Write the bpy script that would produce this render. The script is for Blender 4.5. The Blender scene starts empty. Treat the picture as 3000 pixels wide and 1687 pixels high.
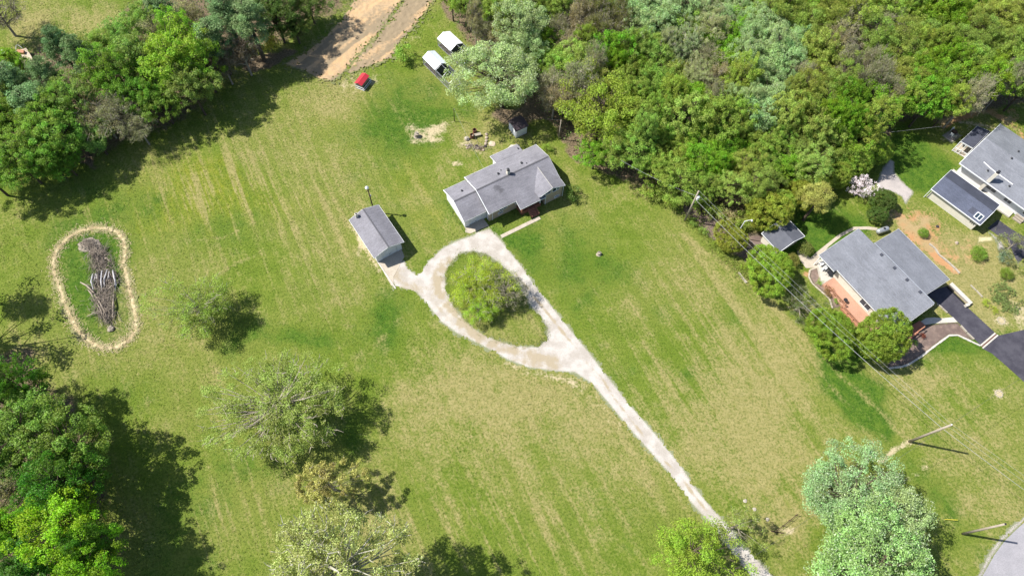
import bpy, math, random
import numpy as np
from mathutils import Vector, Matrix

# ------------------------------------------------------------------ camera, light, exposure
S = bpy.context.scene
COL = S.collection
CAM_H, TILT, ROLL, FOC = 95.0, 26.5, 2.5, 2000.0 / 3000.0
t_, r_ = math.radians(TILT), math.radians(ROLL)
FWD = np.array([0, math.sin(t_), -math.cos(t_)])
UP0 = np.array([0, math.cos(t_), math.sin(t_)]); RT0 = np.array([1., 0, 0])
RT = RT0 * math.cos(r_) + UP0 * math.sin(r_); UPV = -RT0 * math.sin(r_) + UP0 * math.cos(r_)
cam_d = bpy.data.cameras.new('camera'); cam = bpy.data.objects.new('camera', cam_d); COL.objects.link(cam)
cam_d.sensor_width = 36.0; cam_d.lens = 36.0 * FOC; cam_d.clip_start = 1.0; cam_d.clip_end = 6000.0
mw = Matrix.Identity(4)
for i in range(3):
    mw[i][0] = RT[i]; mw[i][1] = UPV[i]; mw[i][2] = -FWD[i]
mw[2][3] = CAM_H
cam.matrix_world = mw
S.camera = cam

SUN_EL, SH_AZ = math.radians(51.0), math.radians(-8.0)
sd = Vector((math.cos(SH_AZ) * math.cos(SUN_EL), math.sin(SH_AZ) * math.cos(SUN_EL), -math.sin(SUN_EL)))
sun_d = bpy.data.lights.new('sun', 'SUN'); sun_d.energy = 4.6; sun_d.angle = math.radians(0.5); sun_d.color = (1.0, 0.955, 0.88)
sun = bpy.data.objects.new('sun', sun_d); COL.objects.link(sun)
sun.rotation_euler = sd.to_track_quat('-Z', 'Y').to_euler(); sun.location = (-60, 10, 80)
W = bpy.data.worlds.new('World'); S.world = W; W.use_nodes = True
wn = W.node_tree.nodes; wn.clear()
sky = wn.new('ShaderNodeTexSky'); sky.sky_type = 'NISHITA'; sky.sun_disc = False
sky.sun_elevation = SUN_EL; sky.sun_rotation = math.atan2(-sd.x, -sd.y)
bg = wn.new('ShaderNodeBackground'); bg.inputs['Strength'].default_value = 0.085
wo = wn.new('ShaderNodeOutputWorld')
W.node_tree.links.new(sky.outputs[0], bg.inputs[0]); W.node_tree.links.new(bg.outputs[0], wo.inputs[0])
S.view_settings.view_transform = 'Standard'; S.view_settings.look = 'None'
S.view_settings.exposure = 1.2; S.view_settings.gamma = 1.0; S.view_settings.use_curve_mapping = False
S.render.engine = 'CYCLES'; S.cycles.max_bounces = 6; S.cycles.diffuse_bounces = 3; S.cycles.transmission_bounces = 3

# ------------------------------------------------------------------ survey: picture point on a level z -> place
def P(x, y, z=0.0):
    d = FWD * 2000.0 + RT * (x - 1500) - UPV * (y - 843.5)
    k = (z - CAM_H) / d[2]
    return np.array([d[0] * k, d[1] * k, z])
K = 3000.0 / 2576.0
def V(x, y, z=0.0): return P(x * K, y * K, z)
def mpp(x, y, z=0.0): return float(np.linalg.norm(V(x + 1, y, z) - V(x, y, z)))
def gridf(ox, oy, s): return lambda X, Y: (ox + X / s, oy + Y / s)
Zc = gridf(1000, 562, 2.576); Z2 = gridf(1000, 1124, 2.574); Z3 = gridf(2000, 1124, 2.574)
R1 = gridf(0, 0, 2.576); R2 = gridf(1000, 0, 2.576); R3 = gridf(2000, 0, 2.576)
Zr = gridf(2000, 562, 2.576); Zl = gridf(0, 562, 2.576); Z5 = gridf(2620, 840, 5.174)
Y4 = gridf(2700, 640, 4.027); MM = gridf(2680, 350, 4.141); NN = gridf(2360, 640, 3.15)
KK = gridf(1000, 60, 3.621); WS = gridf(1340, 330, 8.05); BP = gridf(130, 640, 3.45)
def pts(f, *xy, z=0.0): return [P(*f(a, b), z) for a, b in xy]

# ------------------------------------------------------------------ materials
MATS = {}
AL = 0.79   # the picture is exposed bright; real surfaces stay at their own albedo
def sc_(c, k=AL): return tuple(x * k for x in c)
def nt(name):
    m = bpy.data.materials.new(name); m.use_nodes = True; m.node_tree.nodes.clear()
    N = m.node_tree.nodes; L = m.node_tree.links
    out = N.new('ShaderNodeOutputMaterial')
    return m, N, L, out
def mathn(N, L, op, a, b=None, clamp=False):
    n = N.new('ShaderNodeMath'); n.operation = op; n.use_clamp = clamp
    for i, v in enumerate((a, b)):
        if v is None: continue
        if isinstance(v, (int, float)): n.inputs[i].default_value = v
        else: L.new(v, n.inputs[i])
    return n.outputs[0]
def mixc(N, L, f, a, b, mode='MIX'):
    n = N.new('ShaderNodeMix'); n.data_type = 'RGBA'; n.blend_type = mode
    if isinstance(f, (int, float)): n.inputs[0].default_value = f
    else: L.new(f, n.inputs[0])
    for i, v in ((6, a), (7, b)):
        if isinstance(v, tuple): n.inputs[i].default_value = (*v[:3], 1)
        else: L.new(v, n.inputs[i])
    return n.outputs[2]
def noise(N, L, vec, scale, detail=4, rough=0.6, sx=None):
    n = N.new('ShaderNodeTexNoise'); n.inputs['Scale'].default_value = scale
    n.inputs['Detail'].default_value = detail; n.inputs['Roughness'].default_value = rough
    if sx is not None:
        m0 = N.new('ShaderNodeMapping'); m0.inputs['Rotation'].default_value = (0, 0, sx[3] if len(sx) > 3 else 0)
        L.new(vec, m0.inputs[0])
        mp = N.new('ShaderNodeMapping'); mp.inputs['Scale'].default_value = sx[0:3]
        L.new(m0.outputs[0], mp.inputs[0]); vec = mp.outputs[0]
    L.new(vec, n.inputs['Vector'])
    return n.outputs[0]
def ramp(N, L, v, lo, hi):
    n = N.new('ShaderNodeMapRange'); n.interpolation_type = 'SMOOTHSTEP'
    n.inputs[1].default_value = lo; n.inputs[2].default_value = hi
    L.new(v, n.inputs[0]); return n.outputs[0]
def attr(N, name):
    n = N.new('ShaderNodeAttribute'); n.attribute_name = name; return n
def finish(N, L, out, col, rough=0.9, bump=None, bstr=0.3, bdist=0.05, spec=0.3, metal=0.0):
    b = N.new('ShaderNodeBsdfPrincipled'); b.inputs['Roughness'].default_value = rough
    b.inputs['Specular IOR Level'].default_value = spec; b.inputs['Metallic'].default_value = metal
    if isinstance(col, tuple): b.inputs['Base Color'].default_value = (*col[:3], 1)
    else: L.new(col, b.inputs['Base Color'])
    if bump is not None:
        bn = N.new('ShaderNodeBump'); bn.inputs['Strength'].default_value = bstr; bn.inputs['Distance'].default_value = bdist
        L.new(bump, bn.inputs['Height']); L.new(bn.outputs[0], b.inputs['Normal'])
    L.new(b.outputs[0], out.inputs[0]); return b
def plain(name, a, b=None, scale=3.0, rough=0.8, bstr=0.25, spec=0.3, metal=0.0, lo=0.35, hi=0.65, fine=None, bdist=0.02):
    """two tone procedural material in object space"""
    if name in MATS: return MATS[name]
    m, N, L, out = nt(name)
    tc = N.new('ShaderNodeTexCoord').outputs['Object']
    b = b or tuple(c * 0.75 for c in a)
    a, b = sc_(a), sc_(b)
    n1 = noise(N, L, tc, scale, 6, 0.65)
    c = mixc(N, L, ramp(N, L, n1, lo, hi), a, b)
    n2 = noise(N, L, tc, fine or scale * 9, 3, 0.6)
    c = mixc(N, L, 0.35, c, mixc(N, L, ramp(N, L, n2, 0.3, 0.7), tuple(x * 0.6 for x in a), tuple(min(1, x * 1.3) for x in a)))
    finish(N, L, out, c, rough, n2, bstr, bdist, spec, metal)
    MATS[name] = m; return m

def shingle(name, a, b, course=0.16, tab=0.3, mortar=0.012, rot=0.0, stains=()):
    if name in MATS: return MATS[name]
    a, b = sc_(a), sc_(b)
    m, N, L, out = nt(name)
    tc = N.new('ShaderNodeTexCoord').outputs['Object']
    mp = N.new('ShaderNodeMapping'); mp.inputs['Rotation'].default_value = (0, 0, rot); L.new(tc, mp.inputs[0])
    br = N.new('ShaderNodeTexBrick'); L.new(mp.outputs[0], br.inputs['Vector'])
    br.inputs['Scale'].default_value = 1.0; br.inputs['Brick Width'].default_value = tab; br.inputs['Row Height'].default_value = course
    br.inputs['Mortar Size'].default_value = mortar; br.inputs['Mortar Smooth'].default_value = 0.4
    br.inputs['Color1'].default_value = (*a, 1); br.inputs['Color2'].default_value = (*b, 1)
    br.inputs['Mortar'].default_value = (*[x * 0.45 for x in a], 1)
    n1 = noise(N, L, tc, 0.35, 5, 0.7)
    n2 = noise(N, L, tc, 5.0, 5, 0.85)
    n3 = noise(N, L, tc, 1.0, 4, 0.7, sx=(0.5, 5.0, 1, rot))
    c = mixc(N, L, ramp(N, L, n1, 0.3, 0.7), br.outputs[0], mixc(N, L, 0.65, br.outputs[0], tuple(min(1, x * 1.45) for x in a)))
    c = mixc(N, L, mathn(N, L, 'MULTIPLY', ramp(N, L, n2, 0.35, 0.65), 0.55), c, tuple(x * 0.55 for x in a))
    c = mixc(N, L, mathn(N, L, 'MULTIPLY', ramp(N, L, n3, 0.48, 0.66), 0.4), c, tuple(min(1, x * 1.6) for x in b))
    for (sx_, sy_, sr_) in stains:
        vd = N.new('ShaderNodeVectorMath'); vd.operation = 'DISTANCE'; L.new(tc, vd.inputs[0]); vd.inputs[1].default_value = (sx_, sy_, 4.0)
        sv = mathn(N, L, 'ADD', vd.outputs['Value'], mathn(N, L, 'MULTIPLY', mathn(N, L, 'SUBTRACT', noise(N, L, tc, 2.2, 4, .7), 0.5), 1.6))
        c = mixc(N, L, mathn(N, L, 'MULTIPLY', ramp(N, L, sv, sr_, sr_ * .4), 0.6), c, tuple(x * 0.35 for x in a))
    h = mathn(N, L, 'ADD', n2, mathn(N, L, 'MULTIPLY', br.outputs['Fac'], -1.0))
    finish(N, L, out, c, 0.88, h, 0.5, 0.02, 0.25)
    MATS[name] = m; return m

def leaf_mat(name, trans=0.5, pale_back=0.0, var=1.0, gloss=0.0, tint=(1.1, 1.15, 0.75)):
    m, N, L, out = nt(name)
    oi = N.new('ShaderNodeObjectInfo'); a = attr(N, 'rnd'); g = attr(N, 'clump')
    hs = N.new('ShaderNodeHueSaturation'); L.new(oi.outputs['Color'], hs.inputs['Color'])
    hue = mathn(N, L, 'ADD', mathn(N, L, 'MULTIPLY', mathn(N, L, 'SUBTRACT', g.outputs['Fac'], 0.5), 0.035 * var), 0.5)
    val = mathn(N, L, 'ADD', mathn(N, L, 'MULTIPLY', a.outputs['Fac'], 0.75 * var), 1.0 - 0.42 * var)
    val = mathn(N, L, 'MULTIPLY', val, mathn(N, L, 'ADD', mathn(N, L, 'MULTIPLY', g.outputs['Fac'], 0.5), 0.75))
    L.new(hue, hs.inputs['Hue']); L.new(val, hs.inputs['Value'])
    col = hs.outputs[0]
    if pale_back:
        geo = N.new('ShaderNodeNewGeometry')
        col = mixc(N, L, mathn(N, L, 'MULTIPLY', geo.outputs['Backfacing'], pale_back), col, (0.50, 0.55, 0.43))  # leaf backs take the paler colour of their own underside
    d = N.new('ShaderNodeBsdfPrincipled'); L.new(col, d.inputs['Base Color']); d.inputs['Roughness'].default_value = 0.6 - gloss
    d.inputs['Specular IOR Level'].default_value = 0.35
    tr = N.new('ShaderNodeBsdfTranslucent')
    tcol = mixc(N, L, 1.0, col, tint, 'MULTIPLY'); L.new(tcol, tr.inputs[0])
    mx = N.new('ShaderNodeMixShader'); mx.inputs[0].default_value = trans
    L.new(d.outputs[0], mx.inputs[1]); L.new(tr.outputs[0], mx.inputs[2]); L.new(mx.outputs[0], out.inputs[0])
    return m
LEAF = leaf_mat('leaf'); LEAF_SILVER = leaf_mat('silvery_leaf', 0.35, 0.6, 1.0, 0.1); NEEDLE = leaf_mat('needle', 0.15, 0, 0.9)
BLOSSOM = leaf_mat('blossom', 0.2, 0, 0.5, 0, (1, 1, 1))
BARK = plain('bark', (0.10, 0.075, 0.05), (0.055, 0.042, 0.03), 4, 0.95, 0.6)
BARK_PALE = plain('pale_bark', (0.50, 0.48, 0.40), (0.28, 0.25, 0.19), 2.5, 0.9, 0.4)
BARK_GREY = plain('grey_bark', (0.34, 0.30, 0.24), (0.20, 0.17, 0.13), 3, 0.95, 0.4)

def grass_mat():
    m, N, L, out = nt('grass')
    geo = N.new('ShaderNodeNewGeometry').outputs['Position']
    ang = math.radians(62)
    big = noise(N, L, geo, 0.045, 5, 0.55)
    mid = noise(N, L, geo, 0.28, 6, 0.62)
    sml = noise(N, L, geo, 0.95, 5, 0.72)
    fin = noise(N, L, geo, 3.0, 5, 0.8)
    vf = noise(N, L, geo, 9.0, 3, 0.8)
    st1 = noise(N, L, geo, 1.0, 4, 0.6, sx=(0.025, 0.60, 1, ang))
    st2 = noise(N, L, geo, 1.0, 5, 0.7, sx=(0.08, 2.0, 1, ang - 0.03))
    A = {k: attr(N, k).outputs['Fac'] for k in ('dry', 'lush', 'soil', 'litter', 'sand', 'stripe', 'gold')}
    def acc(d, src, k): return mathn(N, L, 'ADD', d, mathn(N, L, 'MULTIPLY', mathn(N, L, 'SUBTRACT', src, 0.5), k))
    green = mixc(N, L, ramp(N, L, mid, 0.38, 0.62), (0.104, 0.150, 0.016), (0.142, 0.178, 0.026))
    green = mixc(N, L, ramp(N, L, big, 0.40, 0.60), green, (0.155, 0.176, 0.036))
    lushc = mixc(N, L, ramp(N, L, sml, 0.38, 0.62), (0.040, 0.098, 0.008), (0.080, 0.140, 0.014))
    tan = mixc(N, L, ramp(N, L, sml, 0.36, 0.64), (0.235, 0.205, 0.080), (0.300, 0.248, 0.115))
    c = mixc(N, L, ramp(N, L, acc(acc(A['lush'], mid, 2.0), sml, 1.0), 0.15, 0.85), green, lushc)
    c = mixc(N, L, ramp(N, L, acc(acc(A['gold'], sml, 1.2), st1, 1.2), 0.15, 1.2), c, (0.225, 0.225, 0.018))
    # dry amount: map + noise of several sizes + mowing streaks
    d = acc(acc(acc(acc(A['dry'], big, 1.6), mid, 1.9), sml, 1.3), fin, 2.4)
    m1 = N.new('ShaderNodeMapping'); m1.inputs['Rotation'].default_value = (0, 0, ang); L.new(geo, m1.inputs[0])
    wv = N.new('ShaderNodeTexWave'); wv.bands_direction = 'Y'; wv.inputs['Scale'].default_value = 0.16; wv.inputs['Distortion'].default_value = 1.2; wv.inputs['Detail'].default_value = 2; wv.inputs['Detail Scale'].default_value = 0.35
    L.new(m1.outputs[0], wv.inputs['Vector'])
    d = mathn(N, L, 'ADD', d, mathn(N, L, 'MULTIPLY', mathn(N, L, 'SUBTRACT', wv.outputs['Fac'], 0.5), mathn(N, L, 'ADD', 0.10, mathn(N, L, 'MULTIPLY', A['stripe'], 0.45))))
    sw = mathn(N, L, 'ADD', mathn(N, L, 'MULTIPLY', A['stripe'], 1.6), 0.5)
    d = mathn(N, L, 'ADD', d, mathn(N, L, 'MULTIPLY', mathn(N, L, 'MULTIPLY', mathn(N, L, 'SUBTRACT', st1, 0.5), 3.0), sw))
    d = mathn(N, L, 'ADD', d, mathn(N, L, 'MULTIPLY', mathn(N, L, 'MULTIPLY', mathn(N, L, 'SUBTRACT', st2, 0.5), 2.2), sw))
    c = mixc(N, L, mathn(N, L, 'MULTIPLY', ramp(N, L, d, -0.05, 1.3), 0.9), c, tan)
    # blade-scale mottling
    c = mixc(N, L, mathn(N, L, 'MULTIPLY', ramp(N, L, fin, 0.54, 0.40), 0.85), c, mixc(N, L, 1.0, c, (0.50, 0.62, 0.45), 'MULTIPLY'))
    c = mixc(N, L, mathn(N, L, 'MULTIPLY', ramp(N, L, vf, 0.52, 0.66), 0.35), c, (0.30, 0.30, 0.12))
    # bare earth and others
    soilc = mixc(N, L, ramp(N, L, mid, 0.4, 0.6), (0.40, 0.215, 0.11), (0.33, 0.24, 0.13))
    s = mathn(N, L, 'ADD', A['soil'], mathn(N, L, 'MULTIPLY', mathn(N, L, 'SUBTRACT', sml, 0.5), 1.1))
    s = mathn(N, L, 'ADD', s, mathn(N, L, 'MULTIPLY', mathn(N, L, 'SUBTRACT', fin, 0.5), 0.8))
    c = mixc(N, L, ramp(N, L, s, 0.42, 0.72), c, soilc)
    sandc = mixc(N, L, ramp(N, L, fin, 0.35, 0.65), (0.38, 0.31, 0.20), (0.46, 0.38, 0.26))
    s = mathn(N, L, 'ADD', A['sand'], mathn(N, L, 'MULTIPLY', mathn(N, L, 'SUBTRACT', sml, 0.5), 1.3))
    s = mathn(N, L, 'ADD', s, mathn(N, L, 'MULTIPLY', mathn(N, L, 'SUBTRACT', fin, 0.5), 0.9))
    c = mixc(N, L, ramp(N, L, s, 0.28, 0.75), c, sandc)
    lit = mixc(N, L, ramp(N, L, fin, 0.35, 0.65), (0.085, 0.065, 0.042), (0.22, 0.16, 0.11))
    s = mathn(N, L, 'ADD', A['litter'], mathn(N, L, 'MULTIPLY', mathn(N, L, 'SUBTRACT', mid, 0.5), 1.0))
    c = mixc(N, L, ramp(N, L, s, 0.4, 0.65), c, lit)
    c = mixc(N, L, 1.0, c, (0.87, 0.89, 0.84), 'MULTIPLY')
    h = mathn(N, L, 'ADD', fin, mathn(N, L, 'MULTIPLY', vf, 0.6))
    finish(N, L, out, c, 0.95, h, 0.75, 0.16, 0.1)
    return m
GRASS = grass_mat()

def gravel_mat(name, a, b, dark, veg=(0.13, 0.16, 0.05)):
    a, b, dark, veg = sc_(a), sc_(b), sc_(dark), sc_(veg)
    m, N, L, out = nt(name)
    geo = N.new('ShaderNodeNewGeometry').outputs['Position']
    n1 = noise(N, L, geo, 0.5, 5, 0.6); n2 = noise(N, L, geo, 7.0, 5, 0.8); n3 = noise(N, L, geo, 1.6, 5, 0.7)
    e = attr(N, 'edge').outputs['Fac']; t = attr(N, 'tone').outputs['Fac']
    c = mixc(N, L, ramp(N, L, n1, 0.35, 0.65), a, b)
    c = mixc(N, L, ramp(N, L, mathn(N, L, 'ADD', t, mathn(N, L, 'MULTIPLY', mathn(N, L, 'SUBTRACT', n3, 0.5), 1.2)), 0.3, 0.8), c, dark)
    c = mixc(N, L, mathn(N, L, 'MULTIPLY', ramp(N, L, n2, 0.45, 0.7), 0.45), c, tuple(x * 0.55 for x in b))
    s = mathn(N, L, 'ADD', e, mathn(N, L, 'MULTIPLY', mathn(N, L, 'SUBTRACT', n2, 0.5), 1.3))
    c = mixc(N, L, mathn(N, L, 'MULTIPLY', ramp(N, L, s, 0.55, 0.95), 0.8), c, veg)
    finish(N, L, out, c, 0.95, n2, 0.7, 0.05, 0.15)
    return m
GRAVEL = gravel_mat('gravel', (0.48, 0.45, 0.415), (0.37, 0.335, 0.295), (0.34, 0.285, 0.20))
DIRT = gravel_mat('dirt', (0.50, 0.33, 0.175), (0.40, 0.29, 0.175), (0.25, 0.195, 0.125))
MULCH = gravel_mat('mulch', (0.13, 0.095, 0.083), (0.18, 0.135, 0.115), (0.29, 0.21, 0.17), (0.09, 0.08, 0.05))
STRAW = gravel_mat('straw', (0.64, 0.53, 0.33), (0.52, 0.41, 0.24), (0.36, 0.28, 0.15), (0.13, 0.16, 0.05))
GREYGRAVEL = gravel_mat('pale_gravel', (0.42, 0.38, 0.36), (0.33, 0.30, 0.29), (0.25, 0.22, 0.2))
SHINGLE = shingle('grey_shingle', (0.205, 0.200, 0.222), (0.172, 0.168, 0.190), stains=((3.35, 3.0, .75), (3.75, 2.3, .55)))
SHINGLE_N = shingle('blue_grey_shingle', (0.175, 0.183, 0.207), (0.148, 0.156, 0.180), mortar=0.006)
SHINGLE_DK = shingle('dark_blue_shingle', (0.060, 0.066, 0.090), (0.048, 0.052, 0.072), 0.2, 0.32)
SHINGLE_PUR = shingle('plum_shingle', (0.060, 0.045, 0.052), (0.045, 0.035, 0.042), 0.2, 0.32)
WHITE = plain('white_paint', (0.74, 0.75, 0.76), (0.66, 0.67, 0.68), 1.2, 0.55, 0.08, 0.4)
CREAM = plain('cream_siding', (0.66, 0.62, 0.53), (0.58, 0.54, 0.46), 1.5, 0.65, 0.15)
TANBRICK = plain('tan_brick', (0.48, 0.38, 0.28), (0.38, 0.29, 0.21), 2.0, 0.85, 0.3, fine=12)
REDBRICK = plain('red_brick', (0.27, 0.105, 0.07), (0.20, 0.075, 0.05), 3.0, 0.85, 0.4, fine=14)
DECKRED = plain('stained_wood', (0.33, 0.135, 0.085), (0.25, 0.10, 0.065), 1.6, 0.75, 0.2)
DECKORANGE = plain('terracotta_wood', (0.44, 0.25, 0.175), (0.37, 0.205, 0.14), 0.8, 0.75, 0.2)
RAILWOOD = plain('rail_wood', (0.42, 0.20, 0.12), (0.33, 0.15, 0.09), 2.0, 0.7, 0.2)
CONCRETE = plain('concrete', (0.44, 0.385, 0.31), (0.36, 0.31, 0.25), 0.9, 0.9, 0.25)
CONCRETE_W = plain('pale_concrete', (0.50, 0.47, 0.42), (0.42, 0.39, 0.34), 0.8, 0.9, 0.2)
GLASS = plain('window_glass', (0.03, 0.05, 0.07), (0.02, 0.035, 0.05), 1.0, 0.08, 0.0, 0.6)
DARK = plain('hole_shade', (0.02, 0.02, 0.022), (0.015, 0.015, 0.017), 2, 0.9, 0.1)
METAL = plain('galvanised', (0.42, 0.44, 0.46), (0.34, 0.36, 0.38), 3.0, 0.45, 0.1, 0.5, 0.5)
DKMETAL = plain('black_metal', (0.03, 0.03, 0.035), (0.02, 0.02, 0.024), 3.0, 0.5, 0.1)
REDMETAL = plain('red_metal', (0.50, 0.035, 0.05), (0.42, 0.03, 0.042), 1.5, 0.45, 0.1, 0.4)
GREYWOOD = plain('weathered_wood', (0.36, 0.31, 0.25), (0.25, 0.21, 0.165), 3.0, 0.9, 0.4)
DKWOOD = plain('tarred_wood', (0.075, 0.045, 0.03), (0.05, 0.03, 0.02), 3.0, 0.9, 0.3)
WIRE = plain('bare_wire', (0.36, 0.36, 0.36), (0.30, 0.30, 0.30), 1.0, 0.5, 0.0, 0.5)
DKWIRE = plain('dark_wire', (0.10, 0.10, 0.10), (0.08, 0.08, 0.08), 1.0, 0.6, 0.0)
ASPHALT = plain('asphalt', (0.042, 0.040, 0.053), (0.082, 0.079, 0.095), 0.55, 0.9, 0.4, 0.25, fine=10)
ROADM = plain('worn_asphalt', (0.30, 0.29, 0.31), (0.24, 0.235, 0.25), 0.5, 0.92, 0.4, 0.2, fine=9)
TARP = plain('white_tarp', (0.80, 0.81, 0.83), (0.74, 0.76, 0.80), 0.8, 0.5, 0.1, 0.3)
TARP_G = plain('grey_tarp', (0.60, 0.65, 0.71), (0.52, 0.57, 0.64), 0.8, 0.5, 0.1, 0.3)
ROCK = plain('rock', (0.40, 0.33, 0.26), (0.26, 0.20, 0.16), 3.0, 0.95, 0.5)
PALEROCK = plain('pale_rock', (0.38, 0.34, 0.28), (0.33, 0.30, 0.24), 3.0, 0.95, 0.4)
STICK = plain('dead_branch', (0.36, 0.30, 0.24), (0.20, 0.165, 0.13), 2.0, 0.95, 0.4)
ASH = plain('ash_white_log', (0.58, 0.56, 0.56), (0.26, 0.25, 0.26), 1.5, 0.95, 0.5)
CHAR = plain('charred_log', (0.035, 0.03, 0.035), (0.06, 0.05, 0.055), 3.0, 0.95, 0.5)
YELLOWP = plain('yellow_plastic', (0.60, 0.50, 0.04), (0.5, 0.42, 0.03), 2.0, 0.5, 0.1)
MESH = plain('mesh_wall', (0.06, 0.07, 0.07), (0.09, 0.10, 0.10), 6.0, 0.8, 0.2)

# ------------------------------------------------------------------ mesh helpers
def props(o, label=None, cat=None, group=None, kind=None):
    if label: o['label'] = label
    if cat: o['category'] = cat
    if group: o['group'] = group
    if kind: o['kind'] = kind
    return o
class MB:
    def __init__(s): s.v = []; s.f = []
    def add(s, vs, fs):
        n = len(s.v); s.v += [tuple(map(float, p)) for p in vs]; s.f += [tuple(i + n for i in f) for f in fs]; return s
    def box(s, c, d, rz=0.0, tilt=None):
        x, y, z = [q / 2 for q in d]; M = Matrix.Rotation(rz, 3, 'Z')
        if tilt is not None: M = M @ Matrix.Rotation(tilt[1], 3, tilt[0])
        vs = [Vector(c) + M @ Vector((a * x, b * y, e * z)) for a in (-1, 1) for b in (-1, 1) for e in (-1, 1)]
        return s.add(vs, [(0, 1, 3, 2), (4, 6, 7, 5), (0, 4, 5, 1), (2, 3, 7, 6), (0, 2, 6, 4), (1, 5, 7, 3)])
    def beam(s, a, b, w, h=None):
        h = h or w; a = Vector(a); b = Vector(b); d = (b - a).normalized()
        up = Vector((0, 0, 1)) if abs(d.z) < 0.95 else Vector((1, 0, 0))
        x = d.cross(up).normalized() * w / 2; y = d.cross(x).normalized() * h / 2
        vs = [a + x * i + y * j for i in (-1, 1) for j in (-1, 1)] + [b + x * i + y * j for i in (-1, 1) for j in (-1, 1)]
        return s.add(vs, [(0, 1, 3, 2), (4, 6, 7, 5), (0, 4, 5, 1), (2, 3, 7, 6), (0, 2, 6, 4), (1, 5, 7, 3)])
    def prism(s, poly, z0, z1):
        n = len(poly)
        vs = [(p[0], p[1], z0) for p in poly] + [(p[0], p[1], z1) for p in poly]
        fs = [tuple(range(n - 1, -1, -1)), tuple(range(n, 2 * n))] + [(i, (i + 1) % n, n + (i + 1) % n, n + i) for i in range(n)]
        return s.add(vs, fs)
    def slab(s, poly, t):
        n = len(poly)
        vs = [tuple(p) for p in poly] + [(p[0], p[1], p[2] - t) for p in poly]
        fs = [tuple(range(n)), tuple(range(2 * n - 1, n - 1, -1))] + [((i + 1) % n, i, n + i, n + (i + 1) % n) for i in range(n)]
        return s.add(vs, fs)
    def wall(s, poly, thick, axis):
        """vertical polygon given as 3-D points, thickened along axis vector"""
        n = len(poly); ax = Vector(axis) * thick
        vs = [Vector(p) for p in poly] + [Vector(p) + ax for p in poly]
        fs = [tuple(range(n)), tuple(range(2 * n - 1, n - 1, -1))] + [((i + 1) % n, i, n + i, n + (i + 1) % n) for i in range(n)]
        return s.add(vs, fs)
    def tube(s, path, rad, sides=6, cap=True):
        path = [Vector(p) for p in path]; n = len(path)
        if not hasattr(rad, '__len__'): rad = [rad] * n
        rings = []
        for i, p in enumerate(path):
            d = (path[min(i + 1, n - 1)] - path[max(i - 1, 0)])
            d = d.normalized() if d.length > 1e-6 else Vector((0, 0, 1))
            up = Vector((0, 0, 1)) if abs(d.z) < 0.9 else Vector((1, 0, 0))
            x = d.cross(up).normalized(); y = d.cross(x)
            rings += [p + (x * math.cos(2 * math.pi * k / sides) + y * math.sin(2 * math.pi * k / sides)) * rad[i] for k in range(sides)]
        fs = [(i * sides + k, i * sides + (k + 1) % sides, (i + 1) * sides + (k + 1) % sides, (i + 1) * sides + k) for i in range(n - 1) for k in range(sides)]
        if cap: fs += [tuple(range(sides - 1, -1, -1)), tuple((n - 1) * sides + k for k in range(sides))]
        return s.add(rings, fs)
    def lathe(s, c, prof, sides=16):
        """prof: list of (radius, z)"""
        vs = [(c[0] + r * math.cos(2 * math.pi * k / sides), c[1] + r * math.sin(2 * math.pi * k / sides), c[2] + z) for r, z in prof for k in range(sides)]
        n = len(prof)
        fs = [(i * sides + k, i * sides + (k + 1) % sides, (i + 1) * sides + (k + 1) % sides, (i + 1) * sides + k) for i in range(n - 1) for k in range(sides)]
        fs += [tuple(range(sides - 1, -1, -1)), tuple((n - 1) * sides + k for k in range(sides))]
        return s.add(vs, fs)
    def mesh(s, name):
        me = bpy.data.meshes.new(name); me.from_pydata(s.v, [], s.f); me.update(); return me
    def build(s, name, mat, parent=None, bevel=0.0, smooth=False):
        me = s.mesh(name); me.materials.append(mat)
        if smooth:
            me.polygons.foreach_set('use_smooth', [True] * len(me.polygons))
        o = bpy.data.objects.new(name, me); COL.objects.link(o)
        if parent: o.parent = parent
        if bevel:
            b = o.modifiers.new('bevel', 'BEVEL'); b.width = bevel; b.segments = 2; b.limit_method = 'ANGLE'
        return o
def empty(name, loc, rz=0.0, label=None, cat=None, group=None, kind=None):
    o = bpy.data.objects.new(name, None); COL.objects.link(o); o.location = loc; o.rotation_euler = (0, 0, rz)
    o.empty_display_size = 0.3
    return props(o, label, cat, group, kind)
def fast_mesh(name, verts, quads, attrs=None, face_attrs=None):
    me = bpy.data.meshes.new(name); nv = len(verts); nf = len(quads); k = quads.shape[1]
    me.vertices.add(nv); me.vertices.foreach_set('co', verts.astype(np.float32).ravel())
    me.loops.add(nf * k); me.loops.foreach_set('vertex_index', quads.astype(np.int32).ravel())
    me.polygons.add(nf); me.polygons.foreach_set('loop_start', np.arange(0, nf * k, k, dtype=np.int32))
    me.polygons.foreach_set('loop_total', np.full(nf, k, dtype=np.int32))
    me.update(calc_edges=True)
    for d, dom in ((attrs, 'POINT'), (face_attrs, 'FACE')):
        for kx, val in (d or {}).items():
            a = me.attributes.new(kx, 'FLOAT', dom); a.data.foreach_set('value', val.astype(np.float32))
    return me
def obj(name, me, mat, parent=None, **kw):
    me.materials.append(mat); o = bpy.data.objects.new(name, me); COL.objects.link(o)
    if parent: o.parent = parent
    return props(o, **kw)

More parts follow.
